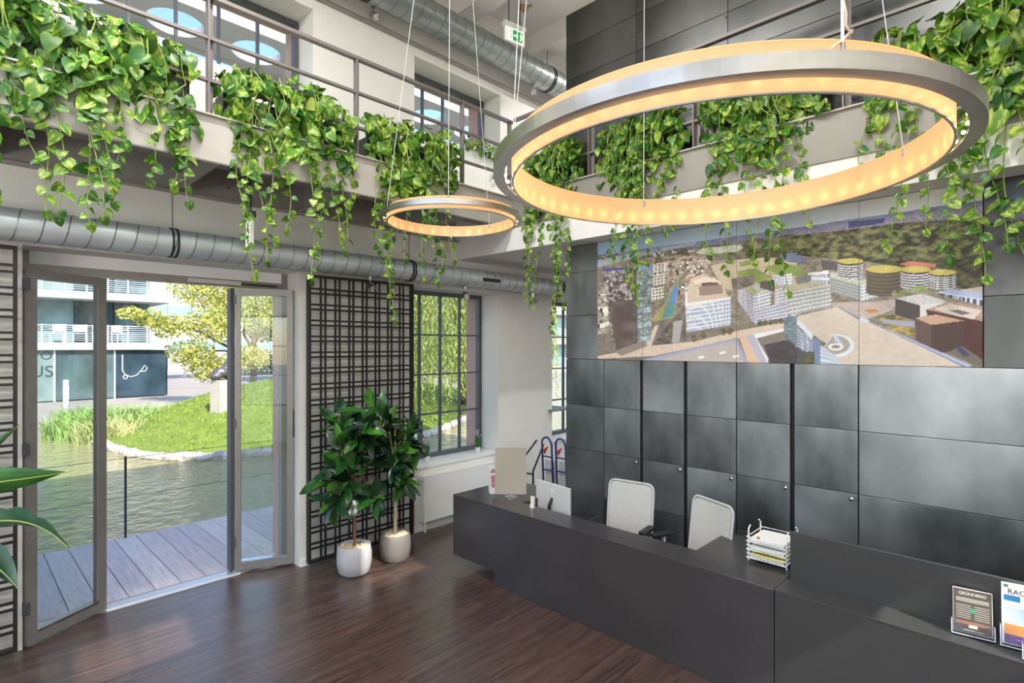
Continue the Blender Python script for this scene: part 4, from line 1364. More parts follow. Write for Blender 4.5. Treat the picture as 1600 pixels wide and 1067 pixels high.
# ------------------------------------------------------------------ ring lamps
GLOW, nt_g, bs_g = node_mat('warm_diffuser')
bs_g.inputs['Base Color'].default_value = (0.2, 0.15, 0.1, 1)
bs_g.inputs['Roughness'].default_value = 0.5
bs_g.inputs['Emission Color'].default_value = (1.0, 0.47, 0.17, 1)
bs_g.inputs['Emission Strength'].default_value = 0.42
tl_g = nt_g.nodes.new('ShaderNodeBsdfTranslucent')
tl_g.inputs[0].default_value = (0.5, 0.32, 0.17, 1)
ad_g = nt_g.nodes.new('ShaderNodeAddShader')
nt_g.links.new(bs_g.outputs[0], ad_g.inputs[0])
nt_g.links.new(tl_g.outputs[0], ad_g.inputs[1])
nt_g.links.new(ad_g.outputs[0], nt_g.nodes['Material Output'].inputs[0])
BULB = M('warm_led', (1, 0.8, 0.5), 0.4, emit=(1.0, 0.66, 0.28), estr=30)


def ring_lamp(label, c, r, band_h, dif_lo, dif_hi, inset, nb, cables):
    t = thing('ring_pendant_lamp', label, 'ring lamp', c, group='round pendant lamps')
    x, y, z = c
    n = 120
    MB().lathe([(r, 0), (r, band_h), (r - 0.005, band_h), (r - 0.005, 0.004), (r - inset * 0.6, 0.004), (r - inset * 0.6, 0)], n, c, closed=True).build('metal_band', BRUSHED, t, smooth=False)
    ri = r - inset
    MB().lathe([(ri, dif_lo), (ri, (dif_lo + dif_hi) / 2), (ri, dif_hi)], n, c, cap=False).build('diffuser', GLOW, t, smooth=True)
    MB().lathe([(ri + 0.002, dif_hi - 0.002), (ri + 0.002, dif_hi + 0.002), (ri - 0.004, dif_hi + 0.002), (ri - 0.004, dif_hi - 0.002)], n, c, closed=True).build('diffuser_trim', GLOW, t)
    MB().lathe([(ri + 0.002, dif_lo - 0.004), (ri + 0.002, dif_lo + 0.002), (ri - 0.008, dif_lo + 0.002), (ri - 0.008, dif_lo - 0.004)], n, c, closed=True).build('diffuser_trim', BRUSHED, t)
    bm_ = MB().sphere((0, 0, 0), inset * 0.085, 8, 5).mesh('led_bulb', BULB, True)
    for k in range(nb):
        q = 2 * math.pi * (k + 0.3) / nb
        piece('led_bulb', bm_, Matrix.Translation((x + (r - inset * 0.62) * math.cos(q), y + (r - inset * 0.62) * math.sin(q), z + band_h * 0.45)), t)
    nsp = 12 if r > 0.8 else 8
    for k in range(nsp):
        q = 2 * math.pi * k / nsp
        d = Vector((math.cos(q), math.sin(q), 0))
        MB().bar(Vector(c) + d * (r - 0.004) + Vector((0, 0, band_h * 0.75)), Vector(c) + d * (ri + 0.002) + Vector((0, 0, band_h * 0.75)), 0.015, 0.003).build('spacer', CHROME, t)
    for q, top, rad in cables:
        p = Vector((x + ri * math.cos(q), y + ri * math.sin(q), z + dif_hi * 0.8))
        MB().tube([p, top], rad, 6).build('suspension_cable', GREY_PLASTIC, t)
        MB().lathe([(0.008, -0.02), (0.008, 0.02)], 8, tuple(p)).build('cable_grip', CHROME, t)
    return t


BR = (-1.29, 2.805, 3.10)
SR = (-3.257, 2.68, 3.15)


def drop_from(c, r, deg, k):
    """ceiling point of a cable that leaves the ring at deg and leans toward its middle"""
    return (c[0] + r * k * math.cos(R(deg)), c[1] + r * k * math.sin(R(deg)), 6.6)


ring_lamp('large glowing steel ring lamp hanging over the reception desk', BR, 1.133, 0.062, -0.03, 0.15, 0.10, 56,
          [(R(a_), drop_from(BR, 1.033, a_, k_), r_) for a_, k_, r_ in ((226, 0.85, 0.0028), (230, 0.7, 0.0022), (139, 0.97, 0.0028), (43, 0.55, 0.0028), (320, 1.0, 0.006))])
ring_lamp('small glowing steel ring lamp hanging before the window wall', SR, 0.541, 0.036, -0.016, 0.065, 0.055, 30,
          [(R(a_), drop_from(SR, 0.486, a_, 0.12), 0.0022) for a_ in (240, 318, 100)])
# power lead of the large ring, looped round its strap
lx, ly = BR[0] + 1.033 * math.cos(R(320)), BR[1] + 1.033 * math.sin(R(320))
su = Vector((cy, sy_, 0))
lead = [Vector((lx, ly, z)) + su * s for z, s in ((6.6, -0.01), (3.75, -0.018), (3.5, -0.018), (3.42, -0.005), (3.34, 0.012), (3.30, 0.010), (3.27, 0.03), (3.285, 0.035), (3.25, 0.0), (3.215, -0.045), (3.17, -0.06))]
tag(MB().tube(lead, 0.005, 6).build('power_lead', M('beige_cable', srgb(214, 196, 178), 0.5), smooth=True), 'beige power lead looped down to the large ring lamp', 'cable')

# unseen ceiling lamps, added to fill the hall with light
FILL_GLOW = M('fill_glow', (1, 1, 1), 0.5, emit=(1.0, 0.95, 0.88), estr=4.0)


def added_fill_lamp(label, x, y, L, power, axis='y'):
    t = thing('added_fill_lamp', label, 'ceiling lamp', (x, y, 6.15), group='added long fill lamps of the hall')
    hx, hy = (0.09, L / 2) if axis == 'y' else (L / 2, 0.09)
    box_obj('fill_housing', WHITE_METAL, x - hx, x + hx, y - hy, y + hy, 6.17, 6.23, t, bevel=0.005)
    box_obj('fill_cover', FILL_GLOW, x - hx + 0.012, x + hx - 0.012, y - hy + 0.012, y + hy - 0.012, 6.16, 6.169, t)
    for s in (-0.8, 0.8):
        px, py = (x, y + s * hy) if axis == 'y' else (x + s * hx, y)
        MB().tube([(px, py, 6.23), (px, py, 6.6)], 0.006, 6).build('hanger', CHROME, t)
    ld = bpy.data.lights.new('fill_light', 'AREA')
    ld.shape = 'RECTANGLE'
    ld.size, ld.size_y = 2 * hx, 2 * hy
    ld.energy = power
    ld.color = (1.0, 0.98, 0.95)
    lo = bpy.data.objects.new('fill_light', ld)
    COL.objects.link(lo)
    lo.location = (x, y, 6.15)
    lo.parent = t
    lo.matrix_parent_inverse = world_of(t).inverted()
    return t


for k, (x, y) in enumerate(((-3.1, -1.2), (-0.6, -1.2), (-3.1, 1.2), (-0.3, 1.0), (-4.0, 7.2), (-1.2, 6.6))):
    added_fill_lamp('added long white fill lamp ' + ('over the rear of the hall by the window wall', 'over the rear of the hall by the opposite wall', 'above the glass door side of the hall', 'above the counter side of the hall', 'beyond the steel wall by the windows', 'beyond the middle of the steel wall')[k], x, y, 1.6, 70)


# unseen globe lamps added behind the viewer to brighten the lower walls
FILL_GLOBE = M('opal_fill_globe', (0.9, 0.9, 0.9), 0.4, emit=(1.0, 0.95, 0.88), estr=3.0)
for x, y, lab in ((-3.1, -1.6, 'added opal fill globe nearest the window wall'), (-1.1, -2.4, 'added opal fill globe in the middle of the hall'), (0.6, -1.6, 'added opal fill globe nearest the opposite wall')):
    t = thing('added_fill_globe', lab, 'added fill lamp', (x, y, 2.6), group='added opal fill globes')
    MB().sphere((x, y, 2.6), 0.17, 20, 12).build('glass_globe', FILL_GLOBE, t, smooth=True)
    MB().lathe([(0.05, 0.16), (0.05, 0.22), (0.01, 0.24)], 14, (x, y, 2.6)).build('lamp_cap', CHROME, t)
    MB().tube([(x, y, 2.83), (x, y, 6.6)], 0.004, 6).build('suspension_cable', BLACK_PLASTIC, t)
    ld = bpy.data.lights.new('globe_fill_light', 'POINT')
    ld.energy = 370
    ld.shadow_soft_size = 0.18
    ld.color = (1.0, 0.98, 0.95)
    lo = bpy.data.objects.new('globe_fill_light', ld)
    COL.objects.link(lo)
    lo.location = (x, y, 2.6)
    lo.parent = t
    lo.matrix_parent_inverse = world_of(t).inverted()

# ------------------------------------------------------------------ trailing pothos in planter boxes along the walkway
POTHOS = [leaf_mat('pothos_leaf_mid', srgb(70, 122, 36), srgb(184, 204, 88), 0.57, 0.38, 0.3, 3.6),
          leaf_mat('pothos_leaf_lime', srgb(98, 148, 42), srgb(202, 214, 104), 0.55, 0.38, 0.34, 3.6),
          leaf_mat('pothos_leaf_deep', srgb(50, 102, 34), srgb(146, 180, 68), 0.59, 0.36, 0.28, 3.6)]
VINE = M('pothos_vine', srgb(140, 160, 76), 0.5)


def heart_leaf(fold, curl):
    """heart shaped blade of unit length, folded along its rib, tip bending down"""
    half = [(0.0, 0.0), (0.24, -0.13), (0.46, 0.0), (0.52, 0.26), (0.40, 0.58), (0.18, 0.85), (0.0, 1.0)]
    v = []
    zc = lambda y: -curl * y * y
    rib = [(0.0, y, zc(y)) for _, y in half]
    rib[0] = (0, 0, 0)
    vs_ = [(0, 0, 0)] + [(0, y, zc(y)) for y in (0.28, 0.58, 0.86)] + [(0, 1.0, zc(1.0))]
    ed = [(x, y, zc(max(y, 0)) + fold * x * (1 - 0.3 * y)) for x, y in half[1:6]]
    el = [(-x, y, z) for x, y, z in ed]
    vs_ += ed + el
    r0 = [0, 1, 2, 3, 4]
    e = [5, 6, 7, 8, 9]
    l = [10, 11, 12, 13, 14]
    fs = []
    for s in (e, l):
        q = [(0, s[0], s[1]), (0, s[1], s[2], 1), (1, s[2], s[3], 2), (2, s[3], s[4], 3), (3, s[4], 4)]
        fs += q if s is e else [tuple(reversed(p)) for p in q]
    return vs_, fs


LEAF_SHAPES = [heart_leaf(0.35, 0.25), heart_leaf(0.2, 0.45), heart_leaf(0.5, 0.12)]
POTHOS_ME = []
for k, (vv, fv) in enumerate(LEAF_SHAPES):
    for mt in POTHOS:
        POTHOS_ME.append(MB().add(vv, fv).mesh('leaf', mt, True))


def rand_dir(r, s):
    return Vector((r.gauss(0, s), r.gauss(0, s), r.gauss(0, s)))


def pothos(label, c, along, out, L, seed, strands, size=0.1, ncrown=190, ninner=260, drape=(0.25, 0.6), high=0.16, rear=0.10):
    """a planted row: leaf dome above the box, a leafy drape over its edge and hanging vines"""
    r = random.Random(seed)
    along, out = Vector(along), Vector(out)
    up = Vector((0, 0, 1))
    t = thing('pothos_plant', label, 'plant', c, group='pothos plants trailing from the walkway')
    c = Vector(c)
    prof = [r.uniform(*drape) for _ in range(9)]

    def drop(s):
        q = (s + 0.5) * 8
        i = min(7, max(0, int(q)))
        return prof[i] + (prof[i + 1] - prof[i]) * (q - i)

    def surf(s, uu, inset=0.0):
        """point, outward normal and growth direction on the foliage envelope"""
        edge = 1 - 0.35 * abs(s * 2) ** 3
        if uu < 0.42:
            q = uu / 0.42 * math.pi / 2
            p = out * (-rear + (0.17 + rear) * math.sin(q) - inset * math.sin(q)) + up * (0.06 + high * edge * math.cos(q) - inset)
            n = (up * math.cos(q) + out * math.sin(q)).normalized()
            g = (out * math.cos(q) - up * math.sin(q)).normalized()
        else:
            k = (uu - 0.42) / 0.58
            p = out * (0.17 + 0.04 * math.sin(k * 3 + s * 9) - 0.03 * k - inset) + up * (0.06 - k * drop(s) * edge)
            n = (out + up * 0.25).normalized()
            g = (out * 0.15 - up).normalized()
        return c + along * (s * L) + p, n, g
    for k in range(ncrown):
        s = r.uniform(-0.5, 0.5)
        uu = r.random() ** 0.85
        p, n, g = surf(s, uu)
        p += rand_dir(r, 0.025)
        tip = g + rand_dir(r, 0.45) + along * r.uniform(-0.6, 0.6)
        sz = size * r.uniform(0.65, 1.2)
        if rear < 0.1 and tip.dot(out) < 0:
            tip -= out * 2 * tip.dot(out)
        piece('leaf', POTHOS_ME[r.randrange(9)], frame_from(tip, n + rand_dir(r, 0.35), p, sz), t)
    for mi in range(3):
        mb = MB()
        for k in range(ninner // 3):
            s = r.uniform(-0.5, 0.5)
            uu = r.random()
            p, n, g = surf(s, uu, 0.05)
            p += rand_dir(r, 0.03)
            tp = g + rand_dir(r, 0.6)
            if rear < 0.1 and tp.dot(out) < 0:
                tp -= out * 2 * tp.dot(out)
            m4 = frame_from(tp, n + rand_dir(r, 0.6), p, size * r.uniform(0.6, 1.1))
            vv, fv = LEAF_SHAPES[r.randrange(3)]
            mb.add([m4 @ Vector(q) for q in vv], fv)
        tag(mb.build('inner_foliage', POTHOS[mi], t, smooth=True, fix=False), kind='stuff')
    # arching stems over the crown
    for k in range(10):
        s = r.uniform(-0.45, 0.45)
        pts = []
        for j in range(6):
            p, n, g = surf(s + 0.02 * j * r.uniform(-1, 1), 0.2 + 0.13 * j)
            pts.append(p + n * 0.035)
        MB().tube(pts, 0.004, 4).build('vine', VINE, t, fix=False)
    for (s, z_end, sway) in strands:
        p, n, g = surf(s, 0.62)
        p = p + out * 0.02
        ln = max(0.1, p.z - z_end)
        nst = max(4, int(ln / 0.05))
        pts = []
        ph = r.uniform(0, 6)
        for j in range(nst + 1):
            k = j / nst
            pts.append(p - up * (ln * k) + along * (sway * k * k + 0.025 * math.sin(ph + k * 7)) + out * (0.03 * math.sin(ph * 2 + k * 5) * k))
        MB().tube(pts, 0.003, 4).build('vine', VINE, t, fix=False)
        j = 1
        while j < nst:
            q = pts[j]
            side = 1 if j % 2 else -1
            d = (along * side * r.uniform(0.4, 1) - up * r.uniform(0.3, 1.0) + out * r.uniform(-0.1, 0.7))
            piece('leaf', POTHOS_ME[r.randrange(9)], frame_from(d, out + up * 0.4 + rand_dir(r, 0.5), q + d.normalized() * 0.012, size * r.uniform(0.55, 0.95) * (1.1 - 0.45 * j / nst)), t)
            j += r.choice((1, 1, 2))
        piece('leaf', POTHOS_ME[r.randrange(9)], frame_from(-up + along * 0.4, out, pts[-1], size * 0.55), t)
    return t


POT_BLACK = M('black_planter', srgb(30, 31, 32), 0.55)


def planter(label, c, along, L):
    t = thing('planter_box', label, 'planter', (c[0], c[1], c[2] - 0.2), group='black planter boxes along the walkway')
    ax = Vector(along) * (L / 2)
    ac = Vector((-along[1], along[0], 0))
    c = Vector(c)
    for s in (-1, 1):
        MB().obox(c + ac * (s * 0.085) - Vector((0, 0, 0.1)), ax, ac * 0.004, (0, 0, 0.1)).build('long_side', POT_BLACK, t)
        MB().obox(c + Vector(along) * (s * (L / 2)) - Vector((0, 0, 0.1)), Vector(along) * 0.004, ac * 0.089, (0, 0, 0.1)).build('short_side', POT_BLACK, t)
    MB().obox(c - Vector((0, 0, 0.196)), ax, ac * 0.085, (0, 0, 0.004)).build('bottom', POT_BLACK, t)
    MB().obox(c - Vector((0, 0, 0.035)), ax * 0.99, ac * 0.08, (0, 0, 0.008)).build('soil', M('dark_soil', srgb(48, 38, 30), 0.9), t)
    return t


PZ = 4.075
XL = BX - 0.135
left_rows = [
    ('far along the walkway past the wide upper window', -0.55, 0.95, 11, [(-0.3, 3.2, 0), (0.2, 3.1, 0.05), (0.4, 3.3, 0)], (0.3, 0.55)),
    ('below the wide upper window, fullest and nearest', 0.62, 1.12, 12, [(-0.45, 3.15, 0.02), (-0.4, 3.05, 0.0), (-0.30, 3.25, 0.1), (-0.22, 3.0, 0.05), (-0.15, 2.98, 0.02), (-0.05, 2.95, 0.06), (0.0, 3.0, 0.03), (0.06, 3.2, 0.0), (0.12, 3.1, -0.02), (0.28, 3.3, 0), (0.42, 3.3, 0), (0.47, 3.2, 0.02)], (0.3, 0.75)),
    ('beside the wide upper window over the trellis', 1.92, 1.02, 13, [(-0.42, 3.2, 0.02), (-0.36, 2.72, 0.03), (-0.30, 2.85, 0.1), (-0.2, 3.0, 0.05), (-0.08, 3.1, 0), (0.1, 2.72, 0.03), (0.16, 2.95, 0.02), (0.3, 3.1, 0.05), (0.42, 3.0, 0), (0.47, 3.25, 0)], (0.35, 0.72)),
    ('before the small upper window over the window below', 3.1, 0.98, 14, [(-0.45, 3.05, 0), (-0.35, 2.42, 0.05), (-0.3, 2.75, 0.03), (-0.15, 3.0, 0.02), (0.0, 2.85, 0.03), (0.12, 2.8, 0.05), (0.25, 2.95, 0), (0.4, 3.05, 0.03)], (0.35, 0.62)),
]
for lab, y, L, seed, st, dr in left_rows:
    planter('black planter box ' + lab, (XL, y, PZ), (0, 1, 0), L)
    pothos('trailing pothos ' + lab, (XL, y, PZ), (0, 1, 0), (1, 0, 0), L, seed, st, drape=dr, size=0.105 if y < 1 else 0.095, ncrown=215 if y > 0 else 60, high=0.24 if 0 < y < 1.5 else 0.2)
YB = BY + 0.135
back_rows = [
    ('at the walkway corner beside the window', -3.72, 0.72, 21, [(-0.45, 2.72, 0), (-0.40, 2.62, 0.03), (-0.25, 2.9, 0), (0.10, 2.45, 0.02), (0.16, 2.35, -0.02), (0.2, 2.6, 0.02), (0.3, 2.95, 0)], (0.4, 0.6)),
    ('over the edge of the wall picture, second from the corner', -2.68, 0.82, 22, [(-0.3, 3.0, 0), (-0.1, 2.72, 0.02), (0.0, 2.75, 0.03), (0.06, 2.6, -0.02), (0.12, 2.95, 0.02), (0.3, 3.2, 0), (0.42, 3.25, 0.02)], (0.35, 0.6)),
    ('over the middle of the wall picture', -1.6, 0.9, 23, [(-0.42, 2.95, -0.03), (-0.3, 2.8, 0), (-0.1, 2.9, 0.03), (0.02, 2.85, 0), (0.12, 2.68, 0.03), (0.2, 2.6, 0.02), (0.35, 3.1, 0.03)], (0.35, 0.58)),
    ('thin and short behind the large ring lamp', -0.72, 0.45, 24, [(-0.4, 3.4, 0), (-0.2, 3.3, 0.02), (0.1, 2.85, -0.05), (0.3, 2.95, 0.04)], (0.25, 0.4)),
    ('lush and bright above the dark end of the wall picture', -0.02, 0.95, 25, [(-0.45, 3.2, 0), (-0.38, 2.75, -0.05), (-0.3, 2.62, 0.02), (-0.25, 2.8, 0.08), (-0.18, 2.68, 0.1), (-0.1, 2.9, 0.05), (0.0, 2.7, 0.04), (0.1, 2.9, 0)], (0.3, 0.6)),
]
for lab, x, L, seed, st, dr in back_rows:
    planter('black planter box ' + lab, (x, YB, PZ), (1, 0, 0), L)
    pothos('trailing pothos ' + lab, (x, YB, PZ), (1, 0, 0), (0, -1, 0), L, seed, st, drape=dr, size=0.092 if x < -0.5 else 0.11, ncrown=175 if x != -0.72 else 60, ninner=240 if x != -0.72 else 60, high=0.2 if x < -0.5 else 0.3, rear=0.0)
# small pothos on the sill of the upper window
pothos('small trailing pothos on the sill of the small upper window', (-5.40, 4.85, 4.735), (0, 1, 0), (1, 0, 0), 0.5, 31, [(0.45, 4.35, 0.02)], size=0.07, ncrown=40, ninner=30, drape=(0.05, 0.12), high=0.08, rear=0.0)

# ------------------------------------------------------------------ rubber trees in round pots
RUBBER = [leaf_mat('rubber_leaf_deep', srgb(24, 62, 28), srgb(44, 92, 36), 0.5, 0.22, 0.1, 3, 0.6),
          leaf_mat('rubber_leaf_mid', srgb(38, 92, 30), srgb(78, 128, 44), 0.5, 0.24, 0.15, 3, 0.6),
          leaf_mat('rubber_leaf_dark', srgb(20, 46, 30), srgb(36, 70, 40), 0.5, 0.2, 0.08, 3, 0.6)]


def oval_leaf(fold, curl):
    ys = (0.0, 0.12, 0.35, 0.62, 0.85, 1.0)
    ws = (0.02, 0.12, 0.21, 0.2, 0.11, 0.0)
    zc = lambda y: -curl * y * y
    vs_, fs = [], []
    for y, w in zip(ys, ws):
        vs_ += [(-w, y, zc(y) + fold * w), (0, y, zc(y)), (w, y, zc(y) + fold * w)]
    for i in range(5):
        a = i * 3
        fs += [(a, a + 1, a + 4, a + 3), (a + 1, a + 2, a + 5, a + 4)]
    return vs_, fs


OVALS = [oval_leaf(0.25, 0.25), oval_leaf(0.4, 0.1), oval_leaf(0.15, 0.4)]
RUBBER_ME = [MB().add(*s).mesh('leaf', m_, True) for s in OVALS for m_ in RUBBER]


def rubber_tree(label, plabel, c, pot_r, pot_h, pot_mat, trunk_h, crown, n, seed, trunk_mat, trunk_r):
    r = random.Random(seed)
    x, y = c
    p = thing('plant_pot', plabel, 'pot', (x, y, 0))
    prof = [(pot_r * 0.78, 0.0), (pot_r * 0.9, 0.02), (pot_r * 1.0, pot_h * 0.4), (pot_r * 1.0, pot_h * 0.7), (pot_r * 0.93, pot_h * 0.97), (pot_r * 0.9, pot_h), (pot_r * 0.84, pot_h * 0.98), (pot_r * 0.84, pot_h * 0.8), (0.01, pot_h * 0.8)]
    MB().lathe(prof, 32, (x, y, 0)).build('pot_shell', pot_mat, p, smooth=True)
    gr = MB()
    gr.lathe([(pot_r * 0.84, pot_h * 0.88), (pot_r * 0.4, pot_h * 0.93), (0.01, pot_h * 0.94)], 20, (x, y, 0))
    for k in range(170):
        q, rr_ = r.uniform(0, 6.28), pot_r * 0.8 * math.sqrt(r.random())
        s = r.uniform(0.006, 0.012)
        gr.sphere((x + rr_ * math.cos(q), y + rr_ * math.sin(q), pot_h * 0.93), s, 5, 3, (1.2, 0.9, 0.8))
    tag(gr.build('gravel', M('cream_gravel', srgb(222, 206, 172), 0.8, var=0.15, vscale=60), p), kind='stuff')
    t = thing('rubber_tree', label, 'plant', (x, y, pot_h * 0.9))
    top = Vector((x, y, trunk_h))
    MB().tube([(x, y, pot_h * 0.85), (x + 0.01, y, (pot_h + trunk_h) / 2), top, top + Vector((0.0, 0.0, crown[1] * 1.2))], [trunk_r, trunk_r * 0.95, trunk_r * 0.8, trunk_r * 0.4], 8).build('trunk', trunk_mat, t, smooth=True)
    cz = trunk_h + crown[1] * 0.62
    k = 0
    for b in range(12):
        q = r.uniform(0, 6.28)
        d = Vector((math.cos(q), math.sin(q), 0)) * crown[0] * r.uniform(0.25, 0.75)
        e = Vector((x, y, cz)) + d + Vector((0, 0, r.uniform(-0.5, 0.95) * crown[1]))
        if e.x < -5.08:
            e.x = -5.08
        s0 = top + Vector((0, 0, r.uniform(0, 0.8) * crown[1]))
        MB().tube([s0, (s0 + e) / 2 + Vector((0, 0, 0.03)), e], [0.008, 0.006, 0.004], 5).build('branch', trunk_mat, t, fix=False)
        for j in range(n // 12):
            f = r.uniform(0.25, 1.05)
            pt = s0.lerp(e, f)
            dd = (e - s0).normalized() * 0.6 + rand_dir(r, 0.6) + Vector((0, 0, 0.15 - 0.5 * r.random()))
            if pt.x + dd.normalized().x * 0.2 < -5.12:
                dd.x = abs(dd.x)
            nn = Vector((0.5, -0.2, 0.9)) + rand_dir(r, 0.5)
            piece('leaf', RUBBER_ME[r.randrange(9)], frame_from(dd, nn, pt, r.uniform(0.18, 0.28)), t)
    return t


POT_L = M('pale_grey_concrete', srgb(176, 174, 177), 0.7, var=0.05, vscale=8)
POT_D = M('taupe_concrete', srgb(108, 102, 98), 0.65, var=0.06, vscale=8)
rubber_tree('bushy dark green rubber tree in the pale grey pot', 'pale grey rounded pot before the trellis', (-4.80, 2.735), 0.165, 0.275, POT_L, 0.62, (0.5, 0.66), 180, 41, M('red_brown_stem', srgb(150, 104, 80), 0.6), 0.013)
rubber_tree('smaller rubber tree in the taupe pot', 'taupe rounded pot next to the window', (-4.80, 3.20), 0.16, 0.275, POT_D, 0.68, (0.4, 0.6), 110, 42, M('pale_stem', srgb(190, 176, 146), 0.6), 0.02)

# ------------------------------------------------------------------ broad leaved plant at the picture's edge
BIRD = [leaf_mat('strelitzia_leaf', srgb(40, 88, 34), srgb(66, 116, 50), 0.5, 0.22, 0.12, 4, 0.6), leaf_mat('strelitzia_leaf_blue', srgb(46, 84, 62), srgb(84, 122, 100), 0.5, 0.2, 0.1, 4, 0.7)]
bp_c = (-4.52, -0.18)
pp = thing('plant_pot', 'dark pot of the broad leaved plant beside the door', 'pot', (*bp_c, 0))
MB().lathe([(0.15, 0), (0.19, 0.02), (0.21, 0.3), (0.2, 0.34), (0.18, 0.34), (0.18, 0.28), (0.01, 0.28)], 28, (*bp_c, 0)).build('pot_shell', POT_D, pp, smooth=True)
MB().lathe([(0.18, 0.285), (0.01, 0.3)], 20, (*bp_c, 0)).build('soil', M('potting_soil', srgb(52, 42, 34), 0.9), pp)
bt = thing('strelitzia_plant', 'broad glossy leaved plant reaching in beside the door', 'plant', (*bp_c, 0.3))


def paddle(path, wmax, mat, side, torn=False):
    """long blade along a path with a raised rib"""
    P = [Vector(p) for p in path]
    n = len(P)
    vs_, fs = [], []
    for i, p in enumerate(P):
        k = i / (n - 1)
        w = wmax * math.sin(math.pi * min(1, 0.06 + 0.94 * k) ** 0.8) * (1 if i < n - 1 else 0.02)
        if torn and i % 3 == 2:
            w *= 0.72
        a, b = P[max(0, i - 1)], P[min(n - 1, i + 1)]
        t_ = (b - a).normalized()
        s = Vector(side)
        s = (s - t_ * s.dot(t_)).normalized()
        u_ = s.cross(t_)
        if u_.z < 0:
            u_ = -u_
        vs_ += [p - s * w + u_ * w * 0.35, p - s * w * 0.5 + u_ * w * 0.08, p, p + s * w * 0.5 + u_ * w * 0.08, p + s * w + u_ * w * 0.35]
    for i in range(n - 1):
        for j in range(4):
            fs.append((i * 5 + j, i * 5 + j + 1, i * 5 + 6 + j, i * 5 + 5 + j))
    MB().add(vs_, fs).build('leaf', mat, bt, smooth=True, fix=False)
    MB().tube([p + Vector((0, 0, -0.004)) for p in P], [0.008 * (1 - 0.8 * i / n) for i in range(n)], 5).build('leaf_rib', VINE, bt, fix=False)


def bez(a, b, c, n=12):
    a, b, c = Vector(a), Vector(b), Vector(c)
    return [a * (1 - k) ** 2 + b * 2 * k * (1 - k) + c * k * k for k in np.linspace(0, 1, n)]



stalk = (bp_c[0], bp_c[1], 0.3)
for base, mid, tip, wd, mi, side, torn in (
        ((-4.74, -0.09, 1.36), (-4.45, 0.20, 1.38), (-4.165, 0.48, 1.452), 0.085, 0, (0.2, -0.2, 0.95), False),
        ((-4.62, 0.03, 1.10), (-4.33, 0.33, 1.27), (-4.145, 0.50, 0.985), 0.09, 1, (0.35, -0.35, 0.85), True),
        ((-4.66, 0.0, 1.38), (-4.47, 0.18, 1.56), (-4.365, 0.285, 1.735), 0.07, 0, (0.6, -0.3, -0.4), False),
        ((-4.58, 0.04, 1.02), (-4.46, 0.19, 0.93), (-4.37, 0.28, 0.76), 0.1, 1, (0.6, 0.5, 0.5), False),
        ((-4.56, 0.02, 1.08), (-4.45, 0.17, 1.0), (-4.44, 0.19, 0.79), 0.05, 0, (0.5, -0.6, 0.1), False),
        ((-4.62, -0.35, 1.25), (-4.7, -0.6, 1.6), (-4.75, -0.75, 1.5), 0.12, 0, (0.6, 0.2, 0.5), False),
        ((-4.4, -0.3, 1.3), (-4.1, -0.4, 1.6), (-3.9, -0.5, 1.5), 0.12, 1, (0.2, 0.8, 0.3), False)):
    MB().tube(bez(stalk, (Vector(stalk) + Vector(base)) / 2 + Vector((0.02, -0.05, 0.25)), base, 7), [0.013 - 0.001 * i for i in range(7)], 6).build('leaf_stalk', VINE, bt, fix=False)
    paddle(bez(base, mid, tip, 14), wd, BIRD[mi], side, torn)

# small lavender pots on the window sill
for k, (y, lab) in enumerate(((4.08, 'little white pot of lavender on the sill, nearer the trellis'), (4.92, 'little white pot of lavender on the sill, nearer the desk'))):
    x = -5.43
    t = thing('lavender_pot', lab, 'potted plant', (x, y, 0.772), group='small pots on the window sill')
    MB().lathe([(0.026, 0), (0.034, 0.065), (0.036, 0.07), (0.03, 0.07), (0.028, 0.055), (0.005, 0.055)], 16, (x, y, 0.772)).build('pot', WHITE_PLASTIC, t, smooth=True)
    r = random.Random(60 + k)
    gm, lm = MB(), MB()
    for j in range(46):
        q = r.uniform(0, 6.28)
        d = Vector((math.cos(q), math.sin(q), 0)) * r.uniform(0, 0.05)
        b0 = Vector((x, y, 0.83)) + d * 0.3
        e = Vector((x, y, 0.83)) + d + Vector((0, 0, r.uniform(0.1, 0.19)))
        gm.bar(b0, e, 0.006, 0.002)
        if j < 14:
            e2 = e + Vector((0, 0, 0.05))
            gm.bar(e, e2, 0.002, 0.002)
            lm.sphere(e2, 0.008, 6, 4, (0.8, 0.8, 2.2))
    tag(gm.build('grass_leaves', M('lavender_green', srgb(58, 120, 62), 0.6), t, fix=False), kind='stuff')
    tag(lm.build('lavender_flowers', M('lavender_bloom', srgb(190, 180, 214), 0.7), t, fix=False), kind='stuff')

# ------------------------------------------------------------------ outside: deck, pond, lawn
PAVE = M('pale_paving', srgb(160, 151, 144), 0.85, var=0.12, vscale=0.6)
WOOD_DECK = [M('weathered_plank_%d' % i, c, 0.7, var=0.14, vscale=3.0, stretch=(1, 12, 1), bump=0.1, bscale=20) for i, c in enumerate((srgb(214, 200, 198), srgb(222, 208, 204), srgb(204, 192, 192)))]
deck = structure_root('deck', (-6.6, 2.0, -0.05), 'weathered wooden deck outside the glass door')
y = -3.2
k = 0
rd = random.Random(8)
while y < 9.0:
    w = 0.205
    box_obj('plank', WOOD_DECK[rd.randrange(3)], -7.62, -5.73, y, y + w - 0.008, -0.06, -0.015 - rd.uniform(0, 0.002), deck)
    y += w
box_obj('deck_edge', WOOD_DECK[2], -7.66, -7.625, -3.2, 9.0, -0.3, -0.02, deck)
box_obj('deck_beam', WOOD_DECK[2], -7.6, -5.96, -3.2, 9.0, -0.3, -0.062, deck)
DKM = M('dark_cable_steel', srgb(70, 72, 78), 0.4, 0.5)
dr_ = thing('deck_railing', 'slim dark cable railing along the deck edge', 'railing', (-7.6, 1.4, -0.02))
